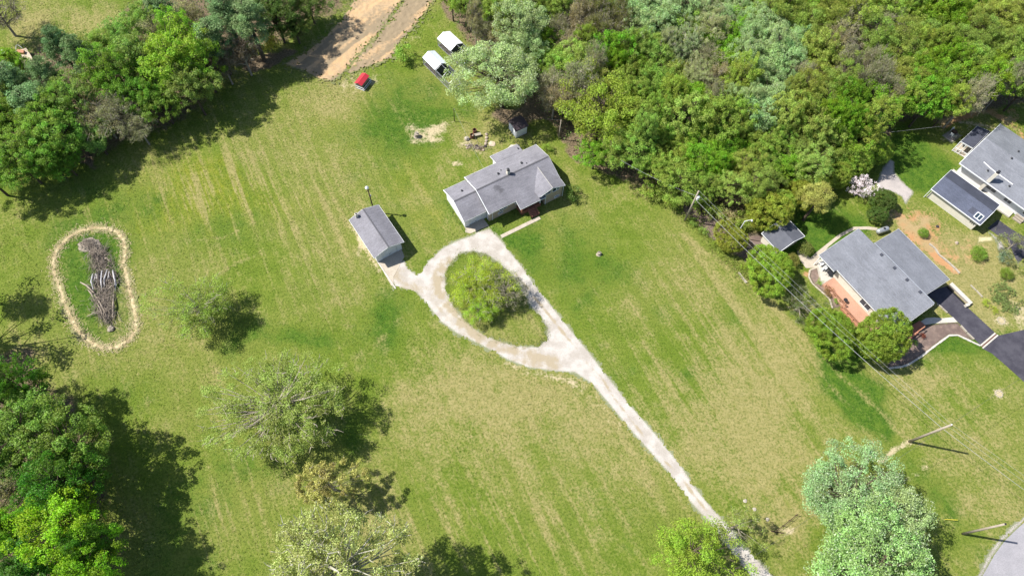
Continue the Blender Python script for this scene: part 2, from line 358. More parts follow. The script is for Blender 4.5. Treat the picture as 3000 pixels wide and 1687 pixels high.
# ------------------------------------------------------------------ 2-D fields
def vnoise(x, y, seed=0):
    xi = np.floor(x).astype(np.int64); yi = np.floor(y).astype(np.int64); fx = x - xi; fy = y - yi
    def h(a, b):
        n = (a * 374761393 + b * 668265263 + seed * 974634777) & 0xffffffff
        n = ((n ^ (n >> 13)) * 1274126177) & 0xffffffff
        return ((n ^ (n >> 16)) & 0xffff) / 65535.0
    fx = fx * fx * (3 - 2 * fx); fy = fy * fy * (3 - 2 * fy)
    return (h(xi, yi) * (1 - fx) + h(xi + 1, yi) * fx) * (1 - fy) + (h(xi, yi + 1) * (1 - fx) + h(xi + 1, yi + 1) * fx) * fy
def fbm(x, y, seed=0, oct=3):
    s = 0; a = 0.5; t = 0
    for i in range(oct): s = s + a * vnoise(x * 2 ** i, y * 2 ** i, seed + i); t += a; a *= 0.5
    return s / t
def sdist(px, py, poly):
    """signed distance (inside negative) to polygon"""
    d = np.full(px.shape, 1e9); inside = np.zeros(px.shape, bool); n = len(poly)
    for i in range(n):
        ax, ay = poly[i][0], poly[i][1]; bx, by = poly[(i + 1) % n][0], poly[(i + 1) % n][1]
        ex, ey = bx - ax, by - ay; wx, wy = px - ax, py - ay
        t = np.clip((wx * ex + wy * ey) / (ex * ex + ey * ey + 1e-12), 0, 1)
        d = np.minimum(d, (wx - ex * t) ** 2 + (wy - ey * t) ** 2)
        cnd = ((ay > py) != (by > py)) & (px < (bx - ax) * (py - ay) / ((by - ay) if abs(by - ay) > 1e-12 else 1e-12) + ax)
        inside ^= cnd
    d = np.sqrt(d); return np.where(inside, -d, d)
def ldist(px, py, line):
    d = np.full(px.shape, 1e9)
    for i in range(len(line) - 1):
        ax, ay = line[i][0], line[i][1]; ex, ey = line[i + 1][0] - ax, line[i + 1][1] - ay
        t = np.clip(((px - ax) * ex + (py - ay) * ey) / (ex * ex + ey * ey + 1e-12), 0, 1)
        d = np.minimum(d, (px - ax - ex * t) ** 2 + (py - ay - ey * t) ** 2)
    return np.sqrt(d)

def patch(name, sdf, bounds, z, mat, cell=0.16, ragged=0.4, seed=1, tone=None, scale=0.9, bumpy=0.0, **kw):
    """ragged-edged sheet: fine cells kept where the distance field plus noise is inside"""
    x0, y0, x1, y1 = bounds
    xs = np.arange(x0, x1, cell); ys = np.arange(y0, y1, cell)
    GX, GY = np.meshgrid(xs, ys); cx = GX[:-1, :-1] + cell / 2; cy = GY[:-1, :-1] + cell / 2
    d = sdf(cx, cy) + (fbm(cx * scale, cy * scale, seed) - 0.5) * 2 * ragged + (vnoise(cx * 4, cy * 4, seed + 9) - 0.5) * ragged * 0.9
    keep = d < 0
    idx = np.arange(GX.size).reshape(GX.shape)
    q = np.stack([idx[:-1, :-1], idx[:-1, 1:], idx[1:, 1:], idx[1:, :-1]], -1)[keep]
    used, inv = np.unique(q.ravel(), return_inverse=True); q = inv.reshape(-1, 4)
    rng = np.random.RandomState(seed)
    vx = GX.ravel()[used] + rng.uniform(-.3, .3, len(used)) * cell; vy = GY.ravel()[used] + rng.uniform(-.3, .3, len(used)) * cell
    dz = z + (fbm(vx * 1.5, vy * 1.5, seed + 3) * bumpy if bumpy else 0)
    edge = np.clip(1 + sdf(vx, vy) / 0.9, 0, 1)
    tn = tone(vx, vy) if tone else np.zeros(len(used))
    me = fast_mesh(name, np.stack([vx, vy, np.zeros(len(used)) + dz], -1), q, {'edge': edge, 'tone': tn})
    return obj(name, me, mat, **kw)

# ------------------------------------------------------------------ surveyed outlines
drive_outer = pts(Zc, (1015, 300), (1120, 272), (1200, 350), (1280, 450), (1370, 560), (1460, 690), (1570, 830), (1660, 940), (1770, 1080), (1880, 1210), (1970, 1330)) \
    + pts(Z2, (2060, 0), (2180, 150), (2320, 310), (2440, 450), (2574, 620)) + pts(Z3, (90, 760), (200, 900), (330, 1040), (470, 1210), (600, 1350), (720, 1480), (900, 1700)) \
    + pts(Z3, (700, 1700), (500, 1449), (330, 1230), (230, 1080), (100, 950), (0, 830)) + pts(Z2, (2440, 650), (2280, 470), (2130, 300), (2000, 140), (1880, 0)) \
    + pts(Zc, (1760, 1370), (1600, 1360), (1400, 1330), (1250, 1270), (1050, 1160), (880, 1080), (740, 980), (640, 850), (560, 760), (400, 720), (350, 600), (290, 530), (380, 545), (480, 510), (505, 570), (570, 620), (600, 590), (650, 520), (760, 420), (880, 360), (1000, 320))
island = pts(Zc, (900, 470), (1000, 455), (1100, 480), (1180, 540), (1260, 610), (1330, 720), (1420, 860), (1500, 950), (1545, 1040), (1540, 1110), (1480, 1160), (1330, 1155), (1180, 1115), (1050, 1055), (930, 960), (850, 850), (800, 740), (790, 620), (830, 540))
track_mid = pts(Zc, (1270, 560), (1330, 640), (1400, 720), (1500, 850)) + pts(Zc, (1680, 1070), (1760, 1160), (1850, 1280), (1960, 1400)) + pts(Z2, (2060, 110), (2230, 330), (2420, 560), (2574, 720)) + pts(Z3, (100, 860), (300, 1090), (560, 1400))
wood_poly = [V(*p) for p in ((1120, -120), (1115, 20), (1190, 110), (1330, 260), (1395, 300), (1440, 390), (1540, 440), (1600, 455), (1670, 480), (1770, 530), (1860, 525), (1940, 490), (2060, 460), (2160, 415), (2225, 350), (2250, 300), (2390, 285), (2600, 250), (2800, 200), (2800, -160))]
left_wood = [V(*p) for p in ((-120, 230), (-10, 180), (100, 110), (300, 90), (330, 20), (420, -60), (980, -80), (860, 20), (770, 60), (650, 130), (560, 170), (520, 240), (420, 320), (300, 360), (180, 400), (-20, 430), (-140, 470))]
left_low = [V(*p) for p in ((-150, 880), (60, 900), (190, 1060), (240, 1200), (250, 1449), (240, 1600), (-150, 1600))]
ring_line = pts(BP, (500, 95), (620, 100), (740, 140), (800, 220), (820, 330), (800, 450), (830, 570), (860, 720), (895, 850), (925, 1000), (920, 1130), (850, 1230), (740, 1300), (610, 1310), (500, 1270), (400, 1200), (330, 1120), (290, 1040), (240, 940), (190, 820), (150, 680), (105, 560), (90, 440), (110, 350), (170, 260), (260, 180), (370, 125), (500, 95))

# ------------------------------------------------------------------ ground
def make_ground():
    x0, x1, y0, y1, c = -125.0, 130.0, -14.0, 140.0, 0.5
    xs = np.concatenate([[-2500, -900, -400, -200, -150], np.arange(x0, x1 + c, c), [150, 200, 400, 900, 2500]])
    ys = np.concatenate([[-2500, -900, -300, -60], np.arange(y0, y1 + c, c), [160, 220, 400, 900, 2500]])
    X, Y = np.meshgrid(xs, ys); X = X.ravel(); Y = Y.ravel()
    A = {k: np.zeros(X.size) for k in ('dry', 'lush', 'soil', 'litter', 'sand', 'stripe', 'gold')}
    wx = X + (fbm(X * .12, Y * .12, 5) - .5) * 9; wy = Y + (fbm(X * .12, Y * .12, 8) - .5) * 9
    def blob(k, x, y, rx, ry, s, rot=0.0, warp=True):
        """ellipse in picture-overview units on the ground"""
        c0 = V(x, y); ex = V(x + rx, y) - c0; ey = V(x, y + ry) - c0
        px, py = (wx, wy) if warp else (X, Y)
        dx, dy = px - c0[0], py - c0[1]; lx, ly = np.linalg.norm(ex), np.linalg.norm(ey)
        cr, sr = math.cos(rot), math.sin(rot)
        u = (dx * cr + dy * sr) / lx; v = (-dx * sr + dy * cr) / ly
        A[k] += s * np.exp(-(u * u + v * v) * 1.1)
    def area(k, poly, s, soft=1.5):
        d = sdist(X, Y, poly); A[k] += s * np.clip(0.5 - d / (2 * soft), 0, 1)
    def stroke(k, line, w, s):
        d = ldist(X, Y, line); A[k] += s * np.exp(-(d / w) ** 2)
    A['dry'] += 0.30
    for b in (('dry', 1400, 1080, 330, 170, .46), ('dry', 1150, 960, 200, 110, .3), ('dry', 1880, 1000, 200, 230, .60), ('dry', 1850, 1150, 130, 90, .25),
              ('dry', 1000, 1300, 160, 100, .2), ('dry', 760, 640, 150, 110, .15), ('dry', 640, 450, 170, 120, .25), ('dry', 980, 640, 90, 50, .25), ('dry', 1700, 700, 160, 60, .15),
              ('dry', 2330, 950, 95, 75, .60), ('dry', 2480, 1150, 90, 130, .35), ('dry', 2520, 1280, 90, 60, .3), ('dry', 500, 500, 120, 60, .15),
              ('dry', 2390, 640, 150, 90, .95), ('dry', 2470, 740, 100, 80, .7), ('dry', 250, 60, 190, 50, .4), ('dry', 60, 60, 70, 50, .4),
              ('dry', 1220, 1000, 160, 70, .2), ('dry', 1500, 820, 80, 80, .15), ('dry', 1960, 1290, 70, 55, .55), ('dry', 1180, 60, 70, 40, .3),
              ('dry', 1050, 300, 70, 40, .35), ('dry', 1190, 350, 80, 50, .35), ('dry', 850, 230, 90, 40, .3), ('dry', 1620, 480, 90, 30, .25),
              ('dry', 1110, 430, 90, 70, .15), ('dry', 880, 420, 90, 90, .15), ('dry', 1420, 1330, 160, 60, .12), ('dry', 1000, 850, 80, 60, .18), ('dry', 1300, 400, 100, 30, .2),
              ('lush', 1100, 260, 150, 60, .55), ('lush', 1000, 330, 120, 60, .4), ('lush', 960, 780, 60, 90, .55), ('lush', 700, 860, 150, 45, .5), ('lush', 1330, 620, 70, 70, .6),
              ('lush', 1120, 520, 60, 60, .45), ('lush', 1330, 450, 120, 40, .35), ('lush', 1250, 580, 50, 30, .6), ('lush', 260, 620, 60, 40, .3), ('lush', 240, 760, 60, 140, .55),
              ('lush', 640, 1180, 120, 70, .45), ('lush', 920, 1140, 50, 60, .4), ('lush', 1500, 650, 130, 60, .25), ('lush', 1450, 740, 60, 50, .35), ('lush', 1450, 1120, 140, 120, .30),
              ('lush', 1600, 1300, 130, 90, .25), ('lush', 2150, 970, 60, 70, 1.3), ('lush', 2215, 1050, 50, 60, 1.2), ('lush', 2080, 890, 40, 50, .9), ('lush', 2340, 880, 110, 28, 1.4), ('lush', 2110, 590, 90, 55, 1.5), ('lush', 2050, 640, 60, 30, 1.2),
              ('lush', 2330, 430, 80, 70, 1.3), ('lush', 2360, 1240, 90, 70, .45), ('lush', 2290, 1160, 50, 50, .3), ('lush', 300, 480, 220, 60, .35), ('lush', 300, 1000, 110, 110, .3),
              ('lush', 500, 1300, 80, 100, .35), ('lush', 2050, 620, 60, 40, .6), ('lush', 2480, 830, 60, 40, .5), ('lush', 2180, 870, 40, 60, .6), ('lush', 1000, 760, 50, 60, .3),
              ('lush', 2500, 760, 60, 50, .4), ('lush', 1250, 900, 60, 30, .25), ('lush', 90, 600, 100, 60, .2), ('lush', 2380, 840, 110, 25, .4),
              ('gold', 480, 430, 170, 70, .55), ('gold', 560, 520, 150, 80, .5), ('gold', 250, 110, 150, 40, .55), ('gold', 380, 560, 160, 50, .3), ('gold', 1010, 450, 100, 80, .35),
              ('gold', 900, 620, 60, 60, .3), ('gold', 2360, 1270, 90, 50, .4), ('gold', 760, 500, 120, 80, .3), ('gold', 850, 260, 100, 60, .35), ('gold', 1050, 560, 60, 80, .3), ('gold', 620, 1100, 120, 60, .3),
              ('sand', 1095, 315, 45, 18, .75), ('sand', 1050, 295, 26, 10, .5), ('sand', 1045, 355, 22, 12, .6), ('sand', 1150, 412, 20, 8, .8), ('sand', 930, 230, 40, 20, .45),
              ('sand', 885, 205, 26, 22, .4), ('sand', 980, 100, 60, 25, .4), ('sand', 1190, 360, 35, 14, .6), ('sand', 2440, 810, 34, 10, .4), ('sand', 2550, 780, 30, 60, .6),
              ('sand', 1950, 1320, 34, 16, .7), ('sand', 1890, 1278, 10, 5, .6), ('sand', 2512, 990, 14, 13, 1.1), ('sand', 2517, 807, 16, 13, .9), ('sand', 2400, 330, 60, 10, .6),
              ('sand', 930, 560, 12, 60, .4), ('sand', 905, 620, 10, 60, .4), ('sand', 800, 165, 20, 14, .5), ('sand', 1228, 380, 26, 10, .45), ('sand', 1590, 610, 10, 8, .2), ('sand', 1505, 640, 8, 6, .8),
              ('soil', 2300, 560, 60, 35, .60), ('soil', 2230, 520, 30, 30, .5), ('soil', 2290, 640, 18, 60, .2), ('soil', 2500, 285, 90, 20, .7), ('soil', 2390, 285, 60, 22, .75),
              ('soil', 2030, 690, 16, 12, .8), ('soil', 1130, 690, 10, 60, .0), ('soil', 2570, 330, 40, 30, .6), ('soil', 2400, 620, 100, 65, .52), ('soil', 2220, 530, 30, 12, .35),
              ('litter', 1320, 300, 90, 30, .9), ('litter', 1010, 20, 1, 1, 0), ('litter', 690, 150, 90, 25, .8), ('litter', 20, 45, 30, 40, .3), ('litter', 200, 400, 160, 14, .5),
              ('litter', 1950, 640, 60, 30, .95), ('litter', 2060, 700, 60, 20, .5), ('litter', 1900, 600, 30, 30, .5), ('litter', 1210, 375, 22, 12, .8)):
        blob(*b, warp=b[3] > 24)
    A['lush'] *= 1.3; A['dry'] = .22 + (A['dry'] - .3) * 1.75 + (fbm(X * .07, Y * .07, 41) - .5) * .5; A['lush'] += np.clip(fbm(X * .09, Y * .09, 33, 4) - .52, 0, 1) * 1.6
    for b in (('stripe', 560, 470, 200, 120, .9), ('stripe', 1200, 1350, 300, 120, .7), ('stripe', 760, 600, 160, 160, .5), ('stripe', 1800, 850, 260, 240, .45), ('stripe', 600, 1250, 160, 180, .6), ('stripe', 250, 560, 160, 60, .5)):
        blob(*b)
    A['dry'] -= .65 * np.clip(A['lush'], 0, 1.2)
    area('lush', ring_line[:-1], .55, .6)
    area('litter', wood_poly, 1.3, 2.5); area('litter', left_low, 1.2, 4); area('litter', left_wood, 1.0, 5)
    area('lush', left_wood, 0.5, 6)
    A['lush'] *= 1.0; A['litter'] *= 1.0
    # neighbour's plot: green strip right of the boundary, brown verge line
    line = pts(Zr, (0, 330), (300, 540), (420, 610), (700, 880), (950, 1130), (1250, 1450)) + pts(Z3, (1260, 0), (1480, 200), (1710, 430))
    stroke('dry', line, 0.45, 1.0)
    stroke('sand', pts(Z3, (1710, 435), (1600, 500), (1480, 590)), 0.5, 0.7)
    stroke('sand', pts(Z3, (1860, 610), (1700, 720)), 0.8, 0.35)
    stroke('dry', pts(Zr, (100, 480), (420, 900), (650, 1150)), 0.35, 0.5)
    stroke('dry', pts(Z3, (1100, 20), (1420, 280)), 0.25, 0.8)
    stroke('dry', pts(Z3, (0, 40), (-300, -300)), 0.35, 0.5)
    for o in (0, 70): stroke('lush', pts(Z2, (1730 + o, 30), (2000 + o, 300), (2200 + o, 560)), 0.3, 0.5)
    stroke('dry', pts(Zc, (0, 1330), (150, 1220), (330, 1080)), 0.6, 0.4)
    stroke('sand', pts(Zc, (1250, 1290), (1500, 1370), (1750, 1440)), 0.9, 0.45)
    stroke('sand', pts(Z2, (1780, 0), (1960, 150), (2080, 300)), 1.2, 0.30)
    stroke('dry', pts(Zl, (1520, 1140), (1590, 1300), (1650, 1440)), 0.5, 0.9)
    stroke('dry', pts(Zl, (1640, 630), (1800, 530), (1950, 470)), 0.35, 0.6)
    stroke('lush', pts(Zl, (1690, 610), (1850, 520)), 0.3, 0.6)
    stroke('dry', pts(Zl, (1500, 360), (1680, 350), (1800, 290)), 0.2, 0.9)
    stroke('dry', [V(455, 400), V(520, 560)], 0.5, 0.3)
    # wheel tracks in the lawn
    for a, b in (((1270, 990), (1190, 1050)), ((1280, 1000), (1200, 1062))): stroke('dry', [V(*a), V(*b)], .3, .45)
    for ln in (((1560, 780), (1600, 700), (1620, 660)), ((1440, 900), (1480, 960), (1540, 1040)), ((1010, 800), (940, 880), (900, 930))):
        stroke('dry', [V(*p) for p in ln], .35, .3)
    stroke('sand', pts(Zc, (80, 260), (200, 450), (290, 600)), 0.55, 0.6)
    stroke('soil', pts(Zr, (1640, 190), (1750, 330), (1850, 410), (1950, 520), (2070, 610)), 0.6, 0.75)
    stroke('sand', pts(Zr, (1870, 400), (2000, 540), (2080, 620)), 0.3, 0.5)
    stroke('dry', pts(R3, (1550, 1050), (1750, 1010)), 0.3, 0.3)
    area('sand', pts(MM, (520, 20), (700, 30), (980, 105), (960, 120), (700, 60), (520, 50)), 0.7, .3)
    n1 = len(xs); idx = np.arange(X.size).reshape(len(ys), n1)
    q = np.stack([idx[:-1, :-1], idx[:-1, 1:], idx[1:, 1:], idx[1:, :-1]], -1).reshape(-1, 4)
    for k in A: A[k] = np.clip(A[k], -1, 1.5)
    me = fast_mesh('lawn', np.stack([X, Y, X * 0], -1), q, A)
    global LAWN; LAWN = (x0, y0, c, np.arange(x0, x1 + c, c).size, 4, 5, len(xs), A)
    obj('lawn', me, GRASS, kind='structure', label='mown lawn and meadow, green with dry tan patches and mowing streaks')
make_ground()

def bnd(poly, m=2.0):
    a = np.array(poly); return a[:, 0].min() - m, a[:, 1].min() - m, a[:, 0].max() + m, a[:, 1].max() + m
def drive_sdf(x, y): return np.maximum(sdist(x, y, drive_outer), -sdist(x, y, island))
left_arm = pts(Zc, (800, 540), (740, 640), (760, 800), (850, 930), (960, 1020), (1130, 1130), (1350, 1230), (1600, 1290))
def drive_tone(x, y):
    return 1.0 * vnoise(x * .9, y * .9, 2) * np.exp(-(ldist(x, y, track_mid) / 0.28) ** 2) + (.30 + .75 * vnoise(x * 1.3, y * 1.3, 6)) * np.exp(-(ldist(x, y, left_arm) / 1.5) ** 2) + .35 * np.clip(vnoise(x * .6, y * .6, 12) - .35, 0, 1) \
        + 0.5 * np.exp(-(ldist(x, y, pts(Zc, (400, 620), (480, 700), (560, 730))) / 1.5) ** 2)
patch('gravel_driveway', drive_sdf, bnd(drive_outer), 0.008, GRAVEL, 0.16, 0.55, 3, drive_tone, kind='structure',
      label='white gravel driveway running up to a teardrop turning loop')
dirt_poly = [P(*p) for p in ((1060, -40), (1205, -40), (1130, 78), (1055, 160), (1012, 212), (975, 242), (930, 232), (890, 210), (830, 190), (900, 150), (950, 110), (1000, 60))]
patch('dirt_track', lambda x, y: sdist(x, y, dirt_poly), bnd(dirt_poly), 0.008, DIRT, 0.18, 1.8, 5, lambda x, y: 1.5 * (vnoise((x * .8 - y * .6) * 1.1, (x * .6 + y * .8) * .12, 7)) - .2, 2.0, .22, kind='structure', label='orange tan dirt track running off the top edge')
mud_poly = [P(*p) for p in ((1215, -40), (1300, -40), (1225, 70), (1175, 125), (1150, 175), (1100, 190), (1010, 225), (1040, 175), (1110, 100))]
patch('bare_soil', lambda x, y: sdist(x, y, mud_poly), bnd(mud_poly), 0.012, DIRT, 0.18, 1.9, 8, lambda x, y: 0.3 + 1.0 * vnoise((x * .8 - y * .6) * 1.3, (x * .6 + y * .8) * .15, 9), 1.8, .25, kind='structure', label='greyish rutted bare soil strip beside the dirt track')

# road at lower right
road = pts(Z3, (2700, 940), (2540, 1075), (2430, 1180), (2350, 1290), (2260, 1449), (2120, 1750), (3400, 1750), (3400, 940))
props(MB().prism(road, 0.0, 0.02).build('road', ROADM), 'pale worn asphalt road cutting the lower right corner', None, None, 'structure')
road_edge = pts(Z3, (2700, 930), (2520, 1060), (2410, 1165), (2330, 1275), (2240, 1449), (2100, 1750))
patch('gravel_verge', lambda x, y: ldist(x, y, road_edge) - 0.35, bnd(road_edge, 3), 0.008, GREYGRAVEL, 0.18, 0.4, 12, lambda x, y: .4 + 0 * x, kind='structure', label='sandy verge along the road')

# house walk, patio, aprons
H0, HR = (-4.28, 58.76, 0.0), math.radians(32.55)
def loc2w(o, rz, u, v): return (o[0] + u * math.cos(rz) - v * math.sin(rz), o[1] + u * math.sin(rz) + v * math.cos(rz), 0)
def flat(name, poly, z, mat, label, h=None, bevel=0.0):
    return props(MB().prism(poly, -0.02, z).build(name, mat, bevel=bevel), label, None, None, 'structure')
wk = empty('concrete_walk', (0, 0, 0), 0, 'pale concrete front walk leading from the drive to the brick steps', None, None, 'structure')
for i in range(6):
    u0 = 0.6 + i * 1.225
    MB().prism([loc2w(H0, HR, u0 + .012, -3.38), loc2w(H0, HR, u0 + 1.213, -3.38), loc2w(H0, HR, u0 + 1.213, -2.76), loc2w(H0, HR, u0 + .012, -2.76)], -0.02, 0.05).build('slab', CONCRETE, wk)
flat('back_patio', [loc2w(H0, HR, *p) for p in ((10.0, 10.1), (12.2, 9.9), (12.5, 11.4), (11.3, 12.1), (10.2, 11.7))], 0.06, CONCRETE_W, 'white concrete pad behind the main house beside the plum roofed shed')
flat('garage_apron', [loc2w(H0, HR, *p) for p in ((-3.6, 1.35), (-.2, 1.35), (-.1, -.3), (-3.4, -.1), (-4.0, .5))], 0.03, CONCRETE, 'concrete apron before the attached garage door')
G0, GR = (-21.25, 50.42, 0.0), math.radians(35.92)
flat('garage_slab', [loc2w(G0, GR, *p) for p in ((.35, .6), (4.5, .6), (4.2, -1.0), (2.9, -1.9), (1.0, -3.2), (.2, -4.6), (-.05, -4.4), (.1, -1.5))], 0.03, CONCRETE, 'stained concrete apron before the detached garage')
flat('garage_kerb', [loc2w(G0, GR, *p) for p in ((.1, .5), (.3, .5), (.35, -5.2), (.15, -5.2))], 0.09, CONCRETE_W, 'thin pale kerb running down from the detached garage corner')

# neighbour ground works
ax_ = pts(Z5, (480, 120), (560, 60), (800, -10), (1130, 330), (1520, 690), (1300, 880), (950, 520), (740, 330), (600, 200))
flat('asphalt_drive', ax_, 0.02, ASPHALT, 'black asphalt drive running from the carport to the drain strip')
flat('asphalt_apron', pts(Z5, (1345, 940), (1575, 740), (1966, 650), (2900, 450), (2900, 2000), (2500, 1900), (1966, 1440), (1700, 1200), (1480, 1010)), 0.016, ASPHALT, 'wide black asphalt apron at the right edge below the drain strip')
ds = pts(Z5, (1300, 880), (1520, 695), (1578, 738), (1345, 938))
dr = empty('drain_strip', (0, 0, 0), 0, 'white concrete drain strip with brown grate across the black drive', 'drain')
def lerp(a, b, t): return tuple(np.array(a) * (1 - t) + np.array(b) * t)
for a, b in ((0, .33), (.67, 1)):
    MB().prism([lerp(ds[0], ds[3], a), lerp(ds[1], ds[2], a), lerp(ds[1], ds[2], b), lerp(ds[0], ds[3], b)], 0, 0.045).build('kerb', CONCRETE_W, dr)
g_ = MB()
for i in range(26):
    t0, t1 = i / 26 + .004, i / 26 + .034
    q = [lerp(lerp(ds[0], ds[1], t), lerp(ds[3], ds[2], t), s) for t, s in ((t0, .34), (t1, .34), (t1, .66), (t0, .66))]
    g_.prism(q, 0, 0.035)
g_.build('grate', plain('rusty_grate', (0.16, 0.085, 0.06), (0.10, 0.055, 0.04), 4), dr)
flat('side_walk', pts(Z5, (370, 545), (480, 475), (600, 463), (720, 478), (890, 460), (958, 535), (760, 547), (560, 562), (430, 582)), 0.035, CONCRETE_W, 'short concrete walk from the black drive to the neighbour porch')
flat('curved_path', [P(*Zr(*p)) for p in ((860, 450), (905, 430), (960, 500), (1005, 460), (1080, 400), (1180, 320), (1290, 265), (1400, 262), (1470, 272), (1465, 292), (1390, 285), (1300, 285), (1200, 335), (1100, 415), (1030, 500), (1045, 545), (1010, 575), (930, 575), (890, 520))], 0.03, CONCRETE, 'curved pale concrete path round the upper end of the blue grey roofed house')
bed = pts(Z5, (300, 560), (450, 585), (760, 550), (960, 540), (1190, 800), (1100, 790), (950, 735), (830, 735), (600, 905), (400, 1065), (200, 1190), (0, 1225), (-100, 1230), (-60, 900), (100, 700))
patch('mulch_bed', lambda x, y: sdist(x, y, bed), bnd(bed), 0.010, MULCH, 0.18, 0.12, 21, lambda x, y: .25 + .3 * vnoise(x * .5, y * .5), kind='structure', label='dark mulch bed inside a pale curved edging')
bed2 = pts(Zr, (965, 580), (1020, 575), (1060, 680), (1120, 740), (1180, 800), (1200, 860), (1140, 880), (1110, 800), (1050, 750), (980, 690), (955, 640))
patch('shrub_bed', lambda x, y: sdist(x, y, bed2), bnd(bed2), 0.010, MULCH, 0.18, 0.12, 22, lambda x, y: .5 + 0 * x, kind='structure', label='narrow mulch bed beside the neighbour deck')
bed3 = pts(Zr, (0, 80), (150, 130), (330, 240), (420, 330), (600, 320), (640, 420), (520, 540), (400, 480), (300, 420), (180, 330), (60, 200), (0, 160))
patch('bark_bed', lambda x, y: sdist(x, y, bed3), bnd(bed3), 0.010, MULCH, 0.2, 0.7, 23, lambda x, y: .7 * vnoise(x * .4, y * .4, 4), kind='structure', label='brown leaf litter strip below the upper utility pole')
npath = pts(R3, (1560, 1200), (1600, 1220), (1600, 1300), (1650, 1360), (1740, 1440)) + pts(Zr, (1740, 20), (1680, 100), (1650, 40), (1600, 10)) + pts(R3, (1480, 1440), (1460, 1380), (1500, 1280))
patch('stone_path', lambda x, y: sdist(x, y, npath), bnd(npath), 0.010, GREYGRAVEL, 0.16, 0.2, 24, kind='structure', label='grey crushed stone path beside the white blossom tree')
flat('neighbour_drive', pts(MM, (880, 1320), (1010, 1215), (1170, 1330), (1325, 1420), (1400, 1600), (1250, 1750), (1120, 1449), (1000, 1400)), 0.02, ASPHALT, 'dark asphalt drive below the small blue roofed garage')
vp = pts(Y4, (770, 130), (850, 190), (950, 280), (980, 350), (960, 395), (900, 380), (890, 300), (850, 240))
patch('sandy_path', lambda x, y: sdist(x, y, vp), bnd(vp), 0.010, GREYGRAVEL, 0.16, 0.2, 25, lambda x, y: .2 + 0 * x, kind='structure', label='pale sandy path curling beside the dark neighbour drive')
vp2 = pts(Y4, (660, 210), (830, 212), (850, 270), (660, 288))
patch('sand_pad', lambda x, y: sdist(x, y, vp2), bnd(vp2), 0.014, STRAW, 0.16, 0.1, 26, lambda x, y: .0 * x, kind='structure', label='small tan sand pad on the dry slope between the two neighbours')

def edging(name, line, w, h, mat, label, cat='edging', n=None, z0=-0.03, seg=0.55, group=None):
    """row of separate edging stones along a line"""
    root = empty(name, (0, 0, 0), 0, label, cat, group)
    L = [Vector(p) for p in line]; rr = random.Random(len(label)); me = None
    for a, b in zip(L[:-1], L[1:]):
        k = max(1, int((b - a).length / seg))
        for i in range(k):
            p = a.lerp(b, (i + .5) / k); d = (b - a).normalized(); ln = (b - a).length / k
            if me is None:
                m = MB(); m.box((0, 0, 0), (1, 1, 1)); me = m.mesh('stone'); me.materials.append(mat)
            o = bpy.data.objects.new('stone', me); COL.objects.link(o); o.parent = root
            o.location = (p.x, p.y, z0 + h / 2); o.scale = (ln * .94, w * rr.uniform(.8, 1.15), h * rr.uniform(.85, 1.1)); o.rotation_euler = (0, 0, math.atan2(d.y, d.x) + rr.uniform(-.05, .05))
    return root
edging('garden_edging', pts(Z5, (-80, 1235), (0, 1225), (100, 1215), (200, 1185), (300, 1125), (400, 1060), (510, 975), (620, 890), (730, 810), (830, 738), (960, 735), (1100, 800), (1300, 895)), 0.28, 0.14, CONCRETE_W, 'pale curved edging between the dark mulch bed and the lawn')
edging('bed_edging', pts(Zr, (1010, 575), (960, 590), (950, 640), (975, 690), (1045, 752), (1105, 805), (1130, 880)), 0.22, 0.12, CONCRETE, 'pale stone edging of the narrow bed beside the deck')
edging('timber_edge', pts(Z5, (995, 590), (1090, 695), (1200, 805)), 0.16, 0.3, PALEROCK, 'white timber edge along the black drive beside the mulch', seg=1.4)
edging('low_edge', pts(Z5, (640, 255), (720, 325), (800, 400)), 0.18, 0.22, PALEROCK, 'short pale edge between the black drive and the walk plants', seg=.8)
edging('slope_edge', pts(Y4, (570, 785), (640, 850), (715, 930)), 0.16, 0.2, PALEROCK, 'white timber lying on the slope beyond the retaining wall', seg=1.3)
edging('stone_row', pts(Y4, (85, 300), (160, 360), (200, 430), (290, 500), (390, 590), (445, 650)), 0.25, 0.22, PALEROCK, 'row of small pale stones on the red soil behind the carport', seg=.6)
edging('small_wall', pts(Zr, (420, 610), (450, 650), (480, 690)), 0.3, 0.25, PALEROCK, 'short stone row at the field edge beside the round tree', seg=.6)
rw = empty('retaining_wall', (0, 0, 0), 0, 'low concrete retaining wall with pale cap along the black drive', 'wall')
a, b = P(*Z5(800, -5)), P(*Z5(1110, 300)); a[2] = b[2] = 0
MB().beam((a[0] + .35, a[1] + .3, .25), (b[0] + .35, b[1] + .3, .25), .45, .5).build('wall', CONCRETE, rw)
MB().beam((a[0] + .35, a[1] + .3, .54), (b[0] + .35, b[1] + .3, .54), .62, .08).build('cap', CONCRETE_W, rw)
MB().beam((a[0] - .1, a[1] - .1, .12), (b[0] - .1, b[1] - .1, .12), .12, .24).build('gutter', DKMETAL, rw)
c = P(*Z5(1085, 290)); MB().box((c[0], c[1], .25), (.6, .45, .5), .4).build('end_block', CONCRETE_W, rw, .02)

